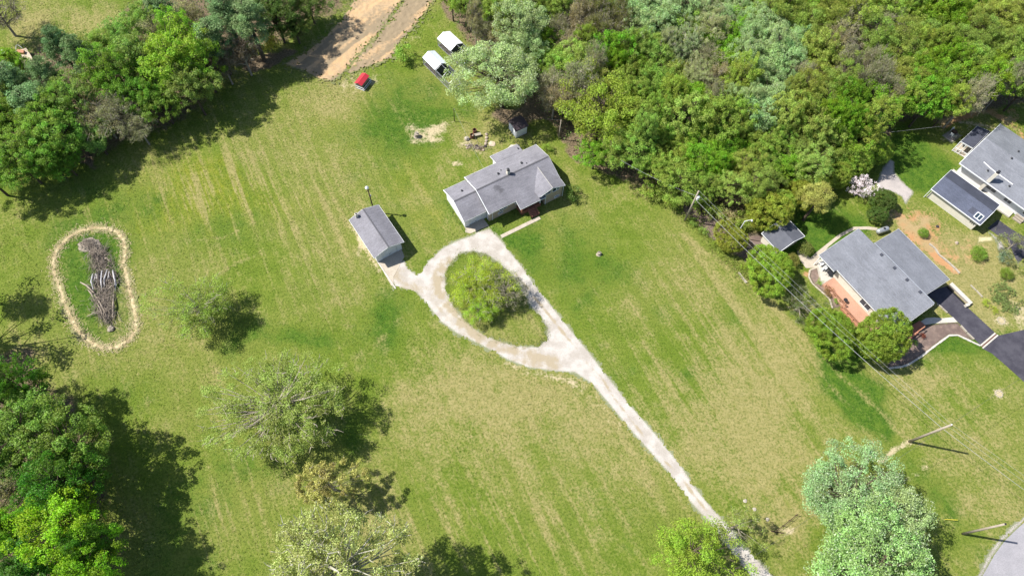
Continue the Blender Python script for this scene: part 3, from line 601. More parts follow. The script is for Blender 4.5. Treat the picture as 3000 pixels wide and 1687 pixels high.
# ------------------------------------------------------------------ buildings
def window(parent, c, w, h, nrm, mull=1, frame=WHITE, name='window', vertical=True):
    """framed window standing proud of a wall; c = centre on wall, nrm = outward (x,y) in parent frame"""
    n = Vector((nrm[0], nrm[1], 0)).normalized(); t = Vector((-n.y, n.x, 0)); c = Vector(c) + n * 0.03; rz = math.atan2(n.y, n.x) + math.pi / 2
    f = MB(); fw = .08
    f.box(c + Vector((0, 0, h / 2)), (w + fw, .09, fw), rz); f.box(c - Vector((0, 0, h / 2)), (w + fw, .12, fw), rz)
    for s in (-1, 1): f.box(c + t * s * w / 2, (fw, .086, h - fw), rz)
    for k in range(mull): f.box(c + t * (w * ((k + 1) / (mull + 1) - .5)), (.06, .08, h - fw), rz)
    o = f.build(name, frame, parent)
    for k in range(mull + 1):
        cc = c + t * (w * ((k + .5) / (mull + 1) - .5))
        MB().box(cc - n * .015, (w / (mull + 1) - .07, .02, h - fw), rz).build('pane', GLASS, o)
    return o
def vent(parent, p, r=0.16, h=0.28, mat=METAL, name='roof_vent'):
    o = MB().lathe(p, [(r * .55, -0.15), (r * .55, h * .45), (r, h * .5), (r * 1.05, h * .7), (r * .7, h * .92), (r * .1, h)], 14).build(name, DKMETAL, parent, smooth=False)
    MB().lathe((p[0], p[1], p[2] - .06), [(r * 1.35, 0), (r * 1.3, .05)], 12).build('flashing', mat, o)
    return o

# --- main house
house = empty('ranch_house', H0, HR, 'long white ranch house with grey shingle roof and front cross gable at the drive loop', 'house')
EZ, RZ, RV = 3.0, 4.4, 4.1
zf = lambda v: EZ + (RZ - EZ) * v / RV
zb = lambda v: EZ + (RZ - EZ) * (8.15 - v) / (8.15 - RV)
rf = MB()
rf.slab([(.15, 0, EZ), (13.55, 0, EZ), (13.7, RV, RZ), (.15, RV, RZ)], .16)
rf.slab([(.15, RV, RZ), (13.7, RV, RZ), (13.75, 8.1, EZ), (.15, 8.1, EZ)], .16)
roof = rf.build('roof', SHINGLE, house)
MB().slab([(6.1, 8.1, zb(8.1) + .01), (11.2, 8.1, zb(8.1) + .01), (11.25, 10.1, zb(10.1) + .12), (6.1, 10.15, zb(10.1) + .12)], .14).build('back_roof', SHINGLE, house)
GZ, GU = 4.12, 11.1
MB().slab([(8.62, -1.38, 3.08), (GU, -1.38, GZ), (GU, 3.45, GZ), (8.62, .15, 3.08)], .14).build('gable_roof', SHINGLE, house)
MB().slab([(GU, -1.38, GZ), (13.6, -1.38, 3.08), (13.6, .15, 3.08), (GU, 3.45, GZ)], .14).build('gable_roof', SHINGLE, house)
MB().slab([(5.15, -1.5, 2.56), (9.85, -1.5, 2.56), (9.85, 1.2, zf(1.2) + .03), (5.15, 1.2, zf(1.2) + .03)], .14).build('porch_roof', SHINGLE, house)
rg = MB(); rg.slab([(-3.88, .95, 2.55), (.148, .95, 2.55), (.148, 4.4, 3.75), (-3.78, 4.4, 3.75)], .14); rg.slab([(-3.78, 4.4, 3.75), (.148, 4.4, 3.75), (.148, 7.85, 2.55), (-3.88, 7.85, 2.55)], .14)
rg.build('garage_roof', SHINGLE, house)
for (x0, x1, y, z) in ((.15, 13.65, RV, RZ), (-3.8, .15, 4.4, 3.75)):
    MB().slab([(x0, y - .14, z + .02 - .03), (x1, y - .14, z - .01), (x1, y, z + .035), (x0, y, z + .035)], .03).add([], []).build('ridge_cap', plain('ridge_dark', (0.10, 0.098, 0.11)), roof)
    MB().slab([(x0, y, z + .035), (x1, y, z + .035), (x1, y + .14, z - .01), (x0, y + .14, z - .01)], .03).build('ridge_cap', MATS['ridge_dark'], roof)
MB().beam((GU, -1.4, GZ + .02), (GU, 3.3, GZ + .02), .09, .04).build('ridge_cap', plain('pale_cap', (0.42, 0.40, 0.37)), roof)
# fascia and rakes
fa = MB()
for a, b in (((.15, -.04, EZ - .08), (5.1, -.04, EZ - .08)), ((.1, -.04, EZ - .06), (.1, RV, RZ - .06)), ((.1, RV, RZ - .06), (.1, 8.15, EZ - .06)), ((.1, 8.15, EZ - .08), (6.1, 8.15, EZ - .08)), ((11.25, 8.15, EZ - .08), (13.8, 8.15, EZ - .08)),
             ((13.62, 0, EZ - .06), (13.75, RV, RZ - .06)), ((13.75, RV, RZ - .06), (13.8, 8.15, EZ - .06)), ((6.05, 8.1, EZ - .05), (6.05, 10.2, zb(10.1) + .04)), ((6.05, 10.2, zb(10.1) + .04), (11.3, 10.15, zb(10.1) + .04)),
             ((5.1, -1.54, 2.5), (9.9, -1.54, 2.5)), ((5.1, -1.54, 2.5), (5.1, 0, EZ)), ((GU, -1.40, GZ - .06), (13.64, -1.40, 3.02)), ((8.9, -1.40, 3.14), (GU, -1.40, GZ - .06)), ((13.65, -1.4, 3.02), (13.65, .1, 3.02)),
             ((-3.92, .9, 2.49), (.1, .9, 2.49)), ((-3.93, .92, 2.49), (-3.83, 4.4, 3.69)), ((-3.83, 4.4, 3.69), (-3.93, 7.9, 2.49)), ((-3.92, 7.9, 2.49), (.1, 7.9, 2.49))):
    left = abs(a[0] - b[0]) < .3 and a[0] < 1; fa.beam((a[0], a[1], a[2] - (0 if left else .05)), (b[0], b[1], b[2] - (0 if left else .05)), .10 if left else .03, .15)
fa.build('fascia', WHITE, house)
# walls
wl = MB()
wl.wall([(.35, .45, 0), (9.85, .45, 0), (9.85, .45, zf(.45) - .17), (.35, .45, zf(.45) - .17)], .2, (0, 1, 0))
wl.build('front_wall', TANBRICK, house)
w2 = MB()
w2.wall([(9.9, -1.2, 0), (13.25, -1.2, 0), (13.25, -1.2, 2.9), (GU, -1.2, GZ - .2), (9.9, -1.2, 3.3)], .2, (0, 1, 0))
w2.wall([(13.25, -1.0, 0), (13.25, 7.8, 0), (13.25, 7.8, 2.8), (13.25, RV, RZ - .2), (13.25, 0, 2.85), (13.25, -1.0, 2.85)], .2, (-1, 0, 0))
w2.wall([(9.9, -1.0, 0), (9.9, .45, 0), (9.9, .45, 2.75), (9.9, -1.0, 2.75)], .2, (1, 0, 0))
w2.build('gable_wall', TANBRICK, house)
w3 = MB()
w3.wall([(.35, .65, 0), (.35, 7.8, 0), (.35, 7.8, 2.8), (.35, RV, RZ - .2), (.35, .65, 2.95)], .2, (1, 0, 0))
w3.wall([(.55, 7.6, 0), (13.05, 7.6, 0), (13.05, 7.6, 2.8), (.55, 7.6, 2.8)], .2, (0, 1, 0))
w3.wall([(6.4, 7.8, 0), (6.4, 9.8, 0), (6.4, 9.8, 2.3), (6.4, 7.8, 2.8)], .2, (1, 0, 0))
w3.wall([(6.6, 9.6, 0), (10.9, 9.6, 0), (10.9, 9.6, 2.3), (6.6, 9.6, 2.3)], .2, (0, 1, 0))
w3.wall([(10.9, 7.8, 0), (10.9, 9.8, 0), (10.9, 9.8, 2.3), (10.9, 7.8, 2.8)], .2, (-1, 0, 0))
w3.build('rear_wall', WHITE, house)
w4 = MB()
w4.wall([(-3.6, 1.3, 0), (-3.6, 7.6, 0), (-3.6, 7.6, 2.42), (-3.6, 4.4, 3.55), (-3.6, 1.3, 2.42)], .2, (1, 0, 0))
w4.wall([(-3.4, 7.4, 0), (.35, 7.4, 0), (.35, 7.4, 2.4), (-3.4, 7.4, 2.4)], .2, (0, 1, 0))
w4.box((-3.1, 1.4, 1.2), (.6, .2, 2.4)); w4.box((-.05, 1.4, 1.2), (.7, .2, 2.4)); w4.box((-1.6, 1.4, 2.28), (2.4, .2, .25))
w4.build('garage_wall', WHITE, house)
gd = MB(); [gd.box((-1.6, 1.42, .28 + k * .54), (2.38, .06, .51)) for k in range(4)]
gdo = gd.build('garage_door', WHITE, house, .02); MB().box((-1.6, 1.37, .35), (.3, .04, .05)).build('handle', DKMETAL, gdo)
window(house, (5.9, .45, 1.9), 1.3, 1.0, (0, -1), 1); window(house, (2.5, .45, 1.0), .9, .35, (0, -1), 0); window(house, (12.3, -1.2, .75), .9, .35, (0, -1), 0)
window(house, (3.0, .45, 2.05), 1.4, .8, (0, -1), 1)
tw = MB()   # raked gable lights
def raked(u0, u1, z0, zt):
    fr_ = MB(); y = -1.25
    P4 = [(u0, y, z0), (u1, y, z0), (u1, y, zt(u1)), (u0, y, zt(u0))]
    for i in range(4): fr_.beam(P4[i], P4[(i + 1) % 4], .08, .08)
    o = fr_.build('gable_window', WHITE, house); MB().wall([(p[0], y + .02, p[2]) for p in P4], .03, (0, 1, 0)).build('pane', GLASS, o)
ztl = lambda u: GZ - .28 - abs(u - GU) * .42
raked(9.95, 10.95, 2.75, ztl); raked(11.25, 12.0, 2.6, ztl); raked(12.1, 12.5, 2.6, ztl)
MB().box((7.2, .44, 1.9), (.95, .1, 2.05)).build('front_door', WHITE, house, .02)
# brick porch and steps
MB().prism([(5.55, -1.15), (9.3, -1.15), (9.3, .42), (5.55, .42)], 0, .85).build('porch_floor', REDBRICK, house)
pc = MB(); pc.prism([(5.5, -1.2), (5.85, -1.2), (5.85, -.8), (5.5, -.8)], .852, 1.5); pc.box((5.68, -1.0, 2.0), (.16, .16, 1.0)); pc.build('porch_post', REDBRICK, house)
MB().box((9.1, -1.05, 1.65), (.14, .14, 1.6)).build('porch_post', WHITE, house)
for k in range(5):
    MB().box((7.4, -1.30 - k * .27, .40 - k * .09), (1.15, .27, .80 - k * .16)).build('step', DECKRED, house)
for s in (6.74, 8.06):
    MB().beam((s, -1.15, 1.25), (s, -2.6, .62), .09, .12).build('handrail', DECKRED, house)
    MB().beam((s, -1.15, .6), (s, -2.55, .12), .07, .3).build('stringer', DECKRED, house)
for u, v, z, r in ((4.88, 5.36, zb(5.36), .2), (9.25, 5.32, zb(5.32), .2), (10.75, 8.94, zb(8.94) + .1, .14), (5.7, 5.9, zb(5.9), .1), (9.9, 4.8, zb(4.8), .1)): vent(house, (u, v, z), r, r * 1.5)
vent(house, (-1.62, 5.81, 3.25), .17, .26)
ch = MB().box((6.2, 4.45, 4.65), (.5, .5, 1.1)).build('chimney', CREAM, house, .02); MB().lathe((6.2, 4.45, 5.2), [(.28, 0), (.2, .08), (.2, .28), (.24, .3), (.05, .36)], 12).build('flue_cap', DKMETAL, ch)
for u, v, z in ((.95, .38, 1.4), (13.35, -1.3, 1.4), (10.0, -1.3, 1.3)):
    MB().beam((u, v - .02, 2.8), (u, v - .02, .1), .08, .08).build('downspout', WHITE, house)
MB().box((.15, -.1, EZ - .12), (.2, .15, .2)).build('gutter_end', METAL, house)

# --- detached garage
gar = empty('detached_garage', G0, GR, 'small white detached garage with grey gable roof left of the drive loop', 'garage')
GE, GRZ = 2.45, 3.4
m_ = MB(); m_.slab([(-.25, .0, GE), (2.4, .0, GRZ), (2.4, 8.2, GRZ), (-.25, 8.2, GE)], .12); m_.slab([(2.4, .0, GRZ), (5.0, .0, GE), (5.0, 8.2, GE), (2.4, 8.2, GRZ)], .12)
gr_o = m_.build('roof', SHINGLE, gar)
MB().beam((2.4, 0, GRZ + .02), (2.4, 8.2, GRZ + .02), .2, .03).build('ridge_cap', MATS['ridge_dark'], gr_o)
m_ = MB()
for x in (-.29, 5.04): m_.beam((x, -.02, GE - .1), (x, 8.22, GE - .1), .04, .14)
for y in (-.04, 8.24): m_.beam((-.29, y, GE - .1), (2.4, y, GRZ - .09), .03, .12); m_.beam((2.4, y, GRZ - .09), (5.04, y, GE - .1), .03, .12)
m_.build('fascia', WHITE, gar)
m_ = MB(); m_.wall([(.15, .4, 0), (.15, 7.9, 0), (.15, 7.9, 2.42), (.15, .4, 2.42)], .15, (1, 0, 0)); m_.wall([(4.6, .4, 0), (4.6, 7.9, 0), (4.6, 7.9, 2.42), (4.6, .4, 2.42)], -.15, (1, 0, 0))
m_.wall([(.3, 7.75, 0), (4.45, 7.75, 0), (4.45, 7.75, 2.4), (2.4, 7.75, 3.2), (.3, 7.75, 2.4)], .15, (0, 1, 0))
m_.wall([(.3, .41, 0), (1.15, .41, 0), (1.15, .41, 2.1), (3.8, .41, 2.1), (3.8, .41, 0), (4.45, .41, 0), (4.45, .41, 2.4), (2.4, .41, 3.2), (.3, .41, 2.4)], .14, (0, 1, 0))
m_.build('wall', WHITE, gar)
m_ = MB(); [m_.box((2.475, .5, .27 + k * .52), (2.6, .06, .49)) for k in range(4)]
dd = m_.build('garage_door', WHITE, gar, .02); MB().box((2.475, .45, .5), (.3, .04, .05)).build('handle', DKMETAL, dd)
ch = MB().box((1.0, 7.8, 3.2), (.42, .42, 1.0)).build('chimney', CREAM, gar, .02); MB().box((1.0, 7.8, 3.73), (.24, .24, .12)).build('chimney_cap', DKMETAL, ch)

# --- neighbour house one
n1 = empty('neighbour_house', (47.6, 53.97, 0), math.radians(-55.77), 'cream neighbour house with wide blue grey roof and terracotta deck', 'house')
Nr = lambda v: 3.0 + 1.45 * v / 7.8
MB().slab([(0.05, 0, 3.0), (3.4, 0, 3.0), (3.4, .5, Nr(.5)), (15.6, .5, Nr(.5)), (15.45, 7.8, 4.45), (.05, 7.6, 4.42)], .18).build('front_roof', SHINGLE_N, n1)
MB().slab([(3.3, 7.81, 4.44), (13.72, 7.9, 4.44), (13.75, 14.1, 3.2), (3.2, 14.1, 3.2)], .18).build('rear_roof', SHINGLE_N, n1)
m_ = MB(); m_.beam((3.2, 7.75, 4.47), (15.4, 7.85, 4.5), .16, .05); m_.build('ridge_cap', plain('pale_ridge', (0.27, 0.29, 0.33)), n1)
m_ = MB()
for a, b in (((0, -.04, 2.93), (3.4, -.04, 2.93)), ((3.4, .46, 3.0), (15.6, .46, 3.0)), ((0, 0, 2.93), (0, 7.6, 4.35)), ((15.65, .5, 3.0), (15.5, 7.8, 4.35)), ((3.15, 14.14, 3.13), (13.8, 14.14, 3.13)), ((13.8, 14.1, 3.1), (13.78, 7.95, 4.34)), ((3.15, 14.1, 3.1), (3.25, 7.9, 4.34)), ((0, 7.65, 4.3), (3.2, 7.7, 4.3))):
    m_.beam((a[0], a[1], a[2] - .04), (b[0], b[1], b[2] - .04), .03, .16)
m_.build('fascia', WHITE, n1)
m_ = MB(); m_.wall([(3.5, 1.0, 0), (15.1, 1.0, 0), (15.1, 1.0, 2.9), (3.5, 1.0, 2.9)], .2, (0, 1, 0)); m_.wall([(15.1, 1.2, 0), (15.1, 7.7, 0), (15.1, 7.7, 4.2), (15.1, 1.2, 3.0)], .2, (-1, 0, 0))
m_.wall([(3.5, 1.2, 0), (3.5, 3.0, 0), (3.5, 3.0, 3.2), (3.5, 1.2, 2.95)], .2, (1, 0, 0)); m_.wall([(.3, 3.0, 0), (3.5, 3.0, 0), (3.5, 3.0, 3.2), (.3, 3.0, 3.2)], .2, (0, 1, 0))
m_.wall([(.3, 3.2, 0), (.3, 7.5, 0), (.3, 7.5, 4.1), (.3, 3.2, 3.3)], .2, (1, 0, 0)); m_.wall([(.5, 7.3, 0), (14.9, 7.3, 0), (14.9, 7.3, 4.1), (.5, 7.3, 4.1)], .2, (0, 1, 0))
m_.build('wall', CREAM, n1)
m_ = MB(); m_.wall([(3.6, 7.6, 0), (3.6, 13.7, 0), (3.6, 13.7, 3.05), (3.6, 7.6, 4.1)], .2, (1, 0, 0)); m_.wall([(3.8, 13.5, 0), (10, 13.5, 0), (10, 13.5, 3.0), (3.8, 13.5, 3.0)], .2, (0, 1, 0)); m_.wall([(9.9, 7.6, 0), (9.9, 13.5, 0), (9.9, 13.5, 3.0), (9.9, 7.6, 3.9)], .2, (-1, 0, 0))
m_.build('rear_wall', CREAM, n1)
for v in (8.3, 13.6): MB().box((13.4, v, 1.5), (.16, .16, 3.0)).build('carport_post', WHITE, n1)
for u in (.3, 1.9): MB().box((u, .3, 1.45), (.15, .15, 2.9)).build('porch_post', WHITE, n1)
MB().prism([(3.75, -1.35), (14.6, -1.35), (14.6, .98), (3.75, .98)], .1, .55).build('deck_floor', DECKORANGE, n1)
MB().prism([(0.1, .9), (3.45, -1.25), (3.72, -1.3), (3.72, .98), (3.4, 2.9), (.5, 2.9)], 0, .5).build('porch_slab', CONCRETE_W, n1)
for u0, u1, v in ((4.2, 8.3, -1.25), (8.2, 11.9, -1.75)):
    MB().beam((u0, v, 1.35), (u1, v, 1.35), .12, .05).build('rail', RAILWOOD, n1); MB().beam((u0, v, .95), (u1, v, .95), .05, .08).build('rail', RAILWOOD, n1)
    k = int((u1 - u0) / 1.0)
    for i in range(k + 1): MB().box((u0 + (u1 - u0) * i / k, v, .8), (.09, .09, 1.1)).build('rail_post', RAILWOOD, n1)
MB().prism([(8.2, -1.8), (12, -1.8), (12, -1.36), (8.2, -1.36)], .12, .53).build('deck_bench', RAILWOOD, n1)
MB().beam((8.2, -1.3, 1.35), (8.2, -1.75, 1.35), .1, .05).build('rail', RAILWOOD, n1)
window(n1, (9.9, 1.0, 1.75), 1.9, 1.35, (0, -1), 1, name='patio_window'); window(n1, (13.0, 1.0, 1.9), 1.2, 1.0, (0, -1), 1); window(n1, (15.1, 3.5, 1.9), 1.3, 1.0, (1, 0), 1); window(n1, (15.1, 6.0, 1.9), 1.3, 1.0, (1, 0), 1)
MB().box((1.9, 2.95, 1.4), (.95, .1, 2.0)).build('door', GLASS, n1)
for i, (X, Y) in enumerate(((700, 335), (820, 457), (935, 567), (1055, 680))):
    p = P(*NN(X, Y), 4.35); q = Matrix.Rotation(math.radians(55.77), 3, 'Z') @ Vector((p[0] - 47.6, p[1] - 53.97, 0))
    MB().box((q.x, q.y, Nr(q.y) + .06), (.42, .42, .16), 0, ('X', .18)).build('roof_vent', plain('vent_dark', (0.05, 0.055, 0.075)), n1, .02)
# front steps / ramp deck at lower end
fs = empty('front_deck', (0, 0, 0), 0, 'small brown wooden deck with a long handrail at the lower end of the house', 'deck')
MB().prism(pts(Z5, (180, 640), (360, 530), (440, 600), (240, 760)), 0.05, .5).build('deck_floor', DECKRED, fs)
for s in range(4):
    MB().prism(pts(Z5, (240 - s * 22, 760 + s * 22), (330 - s * 22, 690 + s * 22), (345 - s * 22, 710 + s * 22), (255 - s * 22, 782 + s * 22)), 0.02, .45 - s * .1).build('step', DECKRED, fs)
a, b, c = P(*Z5(465, 600), 1.3), P(*Z5(265, 745), 1.3), P(*Z5(150, 850), .8)
MB().beam(a, b, .14, .06).build('handrail', RAILWOOD, fs); MB().beam(b, c, .12, .06).build('handrail', RAILWOOD, fs)
for q in (a, b, c, (np.array(a) + np.array(b)) / 2): MB().beam((q[0], q[1], 0), (q[0], q[1], q[2]), .09, .09).build('rail_post', RAILWOOD, fs)

# porch chairs, pots, tank on the neighbour side
def lw(o, rz, u, v, z=0): w_ = loc2w(o, rz, u, v); return (w_[0], w_[1], z)
NO, NRZ = (47.6, 53.97), math.radians(-55.77)
def chair(loc, rz, mat, label, grp=None):
    r = empty('patio_chair', loc, rz, label, 'chair', grp)
    MB().box((0, 0, .42), (.52, .5, .06)).build('seat', mat, r, .02); MB().box((0, .25, .72), (.52, .05, .6), 0, ('X', -.15)).build('backrest', mat, r, .02)
    for sx in (-1, 1):
        for sy in (-1, 1): MB().box((sx * .23, sy * .22, .2), (.05, .05, .4)).build('leg', mat, r)
        MB().box((sx * .27, 0, .62), (.06, .48, .04)).build('armrest', mat, r)
chair(lw(NO, NRZ, 1.0, .75, .5), NRZ - .2, WHITE, 'white porch chair nearest the upper porch corner'); chair(lw(NO, NRZ, 1.9, .6, .5), NRZ + .3, WHITE, 'white porch chair between the other chair and the dark table')
def table(loc, rz, mat, label, r=.45):
    t = empty('patio_table', loc, rz, label, 'table'); MB().lathe((0, 0, .68), [(r, 0), (r, .04)], 18).build('table_top', mat, t)
    for k in range(4): a = k * math.pi / 2; MB().beam((.3 * r * math.cos(a), .3 * r * math.sin(a), .68), (.8 * r * math.cos(a), .8 * r * math.sin(a), 0), .04).build('leg', mat, t)
table(lw(NO, NRZ, 2.9, .55, .5), 0, DKMETAL, 'dark round table on the pale neighbour porch', .4)
table(lw(NO, NRZ, 7.7, -.7, .55), 0, DKMETAL, 'small black table on the terracotta deck beside the rail', .32)
tk = P(2585, 675, .55)
t = empty('propane_tank', (tk[0], tk[1], 0), math.radians(22), 'silver white propane tank lying behind the neighbour roof corner', 'tank')
mb = MB(); prof = [(-1.15, .04), (-1.1, .25), (-.98, .38), (-.8, .44), (.8, .44), (.98, .38), (1.1, .25), (1.15, .04)]
mb.tube([(p[0], 0, .65) for p in prof], [p[1] for p in prof], 18); mb.build('tank_body', METAL, t, smooth=True)
MB().lathe((.1, 0, 1.05), [(.17, 0), (.17, .14), (.12, .2)], 14).build('valve_dome', DKMETAL, t)
for s in (-.6, .6): MB().box((s, 0, .13), (.12, .6, .26)).build('tank_foot', CONCRETE, t)

# --- neighbour shed
SO, SR = (39.54, 57.87), math.radians(-55.08)
sh = empty('garden_shed', (*SO, 0), SR, 'small cream shed with dark slate roof half shaded between the round trees', 'shed')
m_ = MB(); m_.slab([(-.1, -.05, 2.2), (3.95, -.05, 2.2), (3.95, 2.6, 3.1), (-.1, 2.6, 3.1)], .1); m_.slab([(-.1, 2.6, 3.1), (3.95, 2.6, 3.1), (3.95, 5.4, 2.2), (-.1, 5.4, 2.2)], .1); m_.build('roof', plain('slate_roof', (0.10, 0.105, 0.125), (0.075, 0.08, 0.10), 1.2, .85, .4), sh)
m_ = MB(); m_.beam((-.14, -.1, 2.15), (3.99, -.1, 2.15), .06, .12); m_.beam((-.14, 5.45, 2.15), (3.99, 5.45, 2.15), .06, .12)
for u in (-.14, 3.99): m_.beam((u, -.1, 2.15), (u, 2.6, 3.05), .06, .12); m_.beam((u, 2.6, 3.05), (u, 5.45, 2.15), .06, .12)
m_.build('fascia', WHITE, sh)
m_ = MB(); m_.wall([(.2, .3, 0), (3.6, .3, 0), (3.6, .3, 2.15), (.2, .3, 2.15)], .12, (0, 1, 0)); m_.wall([(.2, 4.95, 0), (3.6, 4.95, 0), (3.6, 4.95, 2.15), (.2, 4.95, 2.15)], .12, (0, 1, 0))
for u, s in ((.2, 1), (3.6, -1)): m_.wall([(u, .42, 0), (u, 4.95, 0), (u, 4.95, 2.15), (u, 2.6, 2.95), (u, .42, 2.15)], .12 * s, (1, 0, 0))
m_.build('wall', CREAM, sh); MB().box((2.0, .26, 1.0), (.9, .06, 1.9)).build('door', CREAM, sh, .02)

# --- neighbour two: garage + house
g2 = empty('blue_roof_garage', (68.8, 67.95, 0), math.radians(-46.4), 'long cream outbuilding with dark blue roof and a white framed skylight', 'garage')
m_ = MB(); m_.slab([(0.05, 0, 2.3), (9.2, 0, 2.3), (9.2, 2.9, 3.25), (.05, 2.9, 3.25)], .12); m_.build('front_roof', shingle('sunlit_blue_shingle', (0.085, 0.096, 0.135), (0.07, 0.08, 0.115), .3, .3), g2)  # sun-facing slope gets a lighter copy of the blue, sunlight put into colour
MB().slab([(0.05, 2.9, 3.25), (9.2, 2.9, 3.25), (9.2, 5.9, 2.3), (.05, 5.9, 2.3)], .12).build('rear_roof', SHINGLE_DK, g2)
MB().slab([(6.4, .6, 2.515), (7.3, .6, 2.515), (7.3, 1.6, 2.842), (6.4, 1.6, 2.842)], .01).build('roof_patch', SHINGLE_DK, g2)
m_ = MB(); m_.beam((0, -.05, 2.22), (9.25, -.05, 2.22), .08, .16); m_.beam((0, 5.95, 2.22), (9.25, 5.95, 2.22), .08, .16)
for u in (0, 9.24): m_.beam((u, -.05, 2.22), (u, 2.9, 3.18), .06, .14); m_.beam((u, 2.9, 3.18), (u, 5.95, 2.22), .06, .14)
m_.build('fascia', WHITE, g2)
m_ = MB(); m_.prism([(.3, .35), (8.9, .35), (8.9, 5.6), (.3, 5.6)], 0, 2.18); m_.wall([(.3, .35, 2.18), (.3, 5.6, 2.18), (.3, 2.9, 3.1)], .12, (1, 0, 0)); m_.wall([(8.9, .35, 2.18), (8.9, 5.6, 2.18), (8.9, 2.9, 3.1)], -.12, (1, 0, 0)); m_.build('wall', CREAM, g2)
sk = MB(); sl = math.atan2(.95, 2.9)
for a, b in (((7.6, .35), (8.7, .35)), ((7.6, 1.35), (8.7, 1.35)), ((7.6, .35), (7.6, 1.35)), ((8.15, .35), (8.15, 1.35)), ((8.7, .35), (8.7, 1.35))): sk.beam((a[0], a[1], 2.38 + a[1] * .3276), (b[0], b[1], 2.38 + b[1] * .3276), .1, .1)
sko = sk.build('skylight', WHITE, g2); MB().slab([(7.65, .4, 2.47), (8.65, .4, 2.47), (8.65, 1.3, 2.765), (7.65, 1.3, 2.765)], .03).build('pane', GLASS, sko)
for k in range(3): MB().box((7.9 + k * .3, .33, 1.3), (.12, .06, .35)).build('painted_hole', DARK, g2)  # near-black boxes paint the shade inside small holes in the wall
MB().box((.05, -.02, 1.1), (.1, .1, 2.2)).build('downspout', WHITE, g2)

h2 = empty('far_neighbour_house', (74.77, 73.05, 0), math.radians(-46.58), 'large white house with pale grey roof and tall chimney at the right edge', 'house')
e2 = 2.7; s2 = .22
Hr = lambda v: e2 + s2 * min(v, 6.5)
MB().slab([(-.2, 0, e2), (22, 0, e2), (22, 6.5, Hr(6.5)), (-.2, 6.5, Hr(6.5))], .18).build('front_roof', SHINGLE_N, h2)
MB().slab([(-.2, 6.5, Hr(6.5)), (22, 6.5, Hr(6.5)), (22, 13.0, e2), (-.2, 13.0, e2)], .18).build('rear_roof', shingle('pale_blue_shingle', (0.175, 0.185, 0.205), (0.15, 0.16, 0.18), mortar=.006), h2)
m_ = MB(); m_.beam((2.3, 2.6, Hr(2.6) + .06), (4.2, 2.35, Hr(2.35) + .06), .14, .1); m_.beam((4.2, 2.35, Hr(2.35) + .06), (8.0, 2.3, Hr(2.3) + .06), .14, .1); m_.build('roof_cable', WHITE, h2)
m_ = MB()
for a, b in (((-.25, -.05, e2 - .08), (22, -.05, e2 - .08)), ((-.25, 0, e2 - .08), (-.25, 6.5, Hr(6.5) - .08)), ((-.25, 6.5, Hr(6.5) - .08), (-.25, 13.05, e2 - .08))): m_.beam(a, b, .08, .18)
m_.build('fascia', WHITE, h2)
m_ = MB(); m_.prism([(.3, .9), (21.5, .9), (21.5, 12.5), (.3, 12.5)], 0, e2 - .2); m_.wall([(.3, .9, e2 - .2), (.3, 12.5, e2 - .2), (.3, 6.5, Hr(6.5) - .25)], .15, (1, 0, 0)); m_.build('wall', WHITE, h2)
MB().prism([(-.3, -1.0), (11.3, -.55), (11.3, .85), (-.3, .85)], 0.0, .25).build('foundation_ledge', CONCRETE_W, h2)
for c_, w_ in (((6.2, .9, 1.6), 1.7), ((9.3, .9, 1.6), 1.3), ((13, .9, 1.6), 1.6)): window(h2, c_, w_, 1.1, (0, -1), 1)
m_ = MB().box((5.0, .5, 2.5), (.55, .75, 5.0)).build('chimney', CREAM, h2, .03); MB().lathe((5.0, .5, 5.0), [(.32, 0), (.3, .1), (.18, .14), (.18, .4), (.25, .42), (.05, .5)], 12).build('flue_cap', DKMETAL, m_)
for X, Y in ((905, 603), (1168, 790), (1150, 495), (1250, 395)):
    p = P(*MM(X, Y), 3.6); q = Matrix.Rotation(math.radians(46.58), 3, 'Z') @ Vector((p[0] - 74.77, p[1] - 73.05, 0)); vent(h2, (q.x, q.y, Hr(q.y) if q.y < 6.5 else e2 + s2 * (13 - q.y)), .17, .26)
# porch on its upper end
pr = [P(*MM(*p), 2.6) for p in ((760, 80), (915, 145), (710, 350), (560, 265))]
pw = empty('back_porch', (0, 0, 0), 0, 'small porch with dark flat roof and white posts on the far house upper end', 'porch')
MB().slab(pr, .14).build('roof', SHINGLE_DK, pw)
m_ = MB(); [m_.beam((pr[i][0], pr[i][1], 2.5), (pr[(i + 1) % 4][0], pr[(i + 1) % 4][1], 2.5), .08, .18) for i in range(4)]; m_.build('fascia', WHITE, pw)
for i in (0, 2, 3): MB().beam((pr[i][0] * .995 + pr[1][0] * .005, pr[i][1], 0), (pr[i][0] * .995 + pr[1][0] * .005, pr[i][1], 2.45), .12, .12).build('post', WHITE, pw)
m_ = MB(); p0, p1 = np.array(pr[3]), np.array(pr[2])
for z_ in (.15, .95): m_.beam((p0[0], p0[1], z_), (p1[0], p1[1], z_), .08, .08)
for t0 in (.25, .5): q = p0 * (1 - t0) + p1 * t0; m_.beam((q[0], q[1], 0), (q[0], q[1], 2.4), .1, .1)
m_.build('screen_frame', WHITE, pw)
MB().prism([tuple(x) for x in pr], -.01, .2).build('porch_floor', CONCRETE, pw)
pp = pts(MM, (320, 195), (440, 120), (580, 200), (450, 295))
patch('paver_patio', lambda x, y: sdist(x, y, pp), bnd(pp), 0.012, GREYGRAVEL, .15, .1, 41, lambda x, y: .8 * vnoise(x * 2, y * 2), kind='structure', label='square brownish paver patio beside the far porch')
table((*P(*MM(455, 180))[:2], 0.02), 0, DKWOOD, 'round brown table on the far paver patio', .55)
chair((*P(*MM(445, 155))[:2], 0.02), .4, WHITE, 'white chair above the round table on the paver patio')
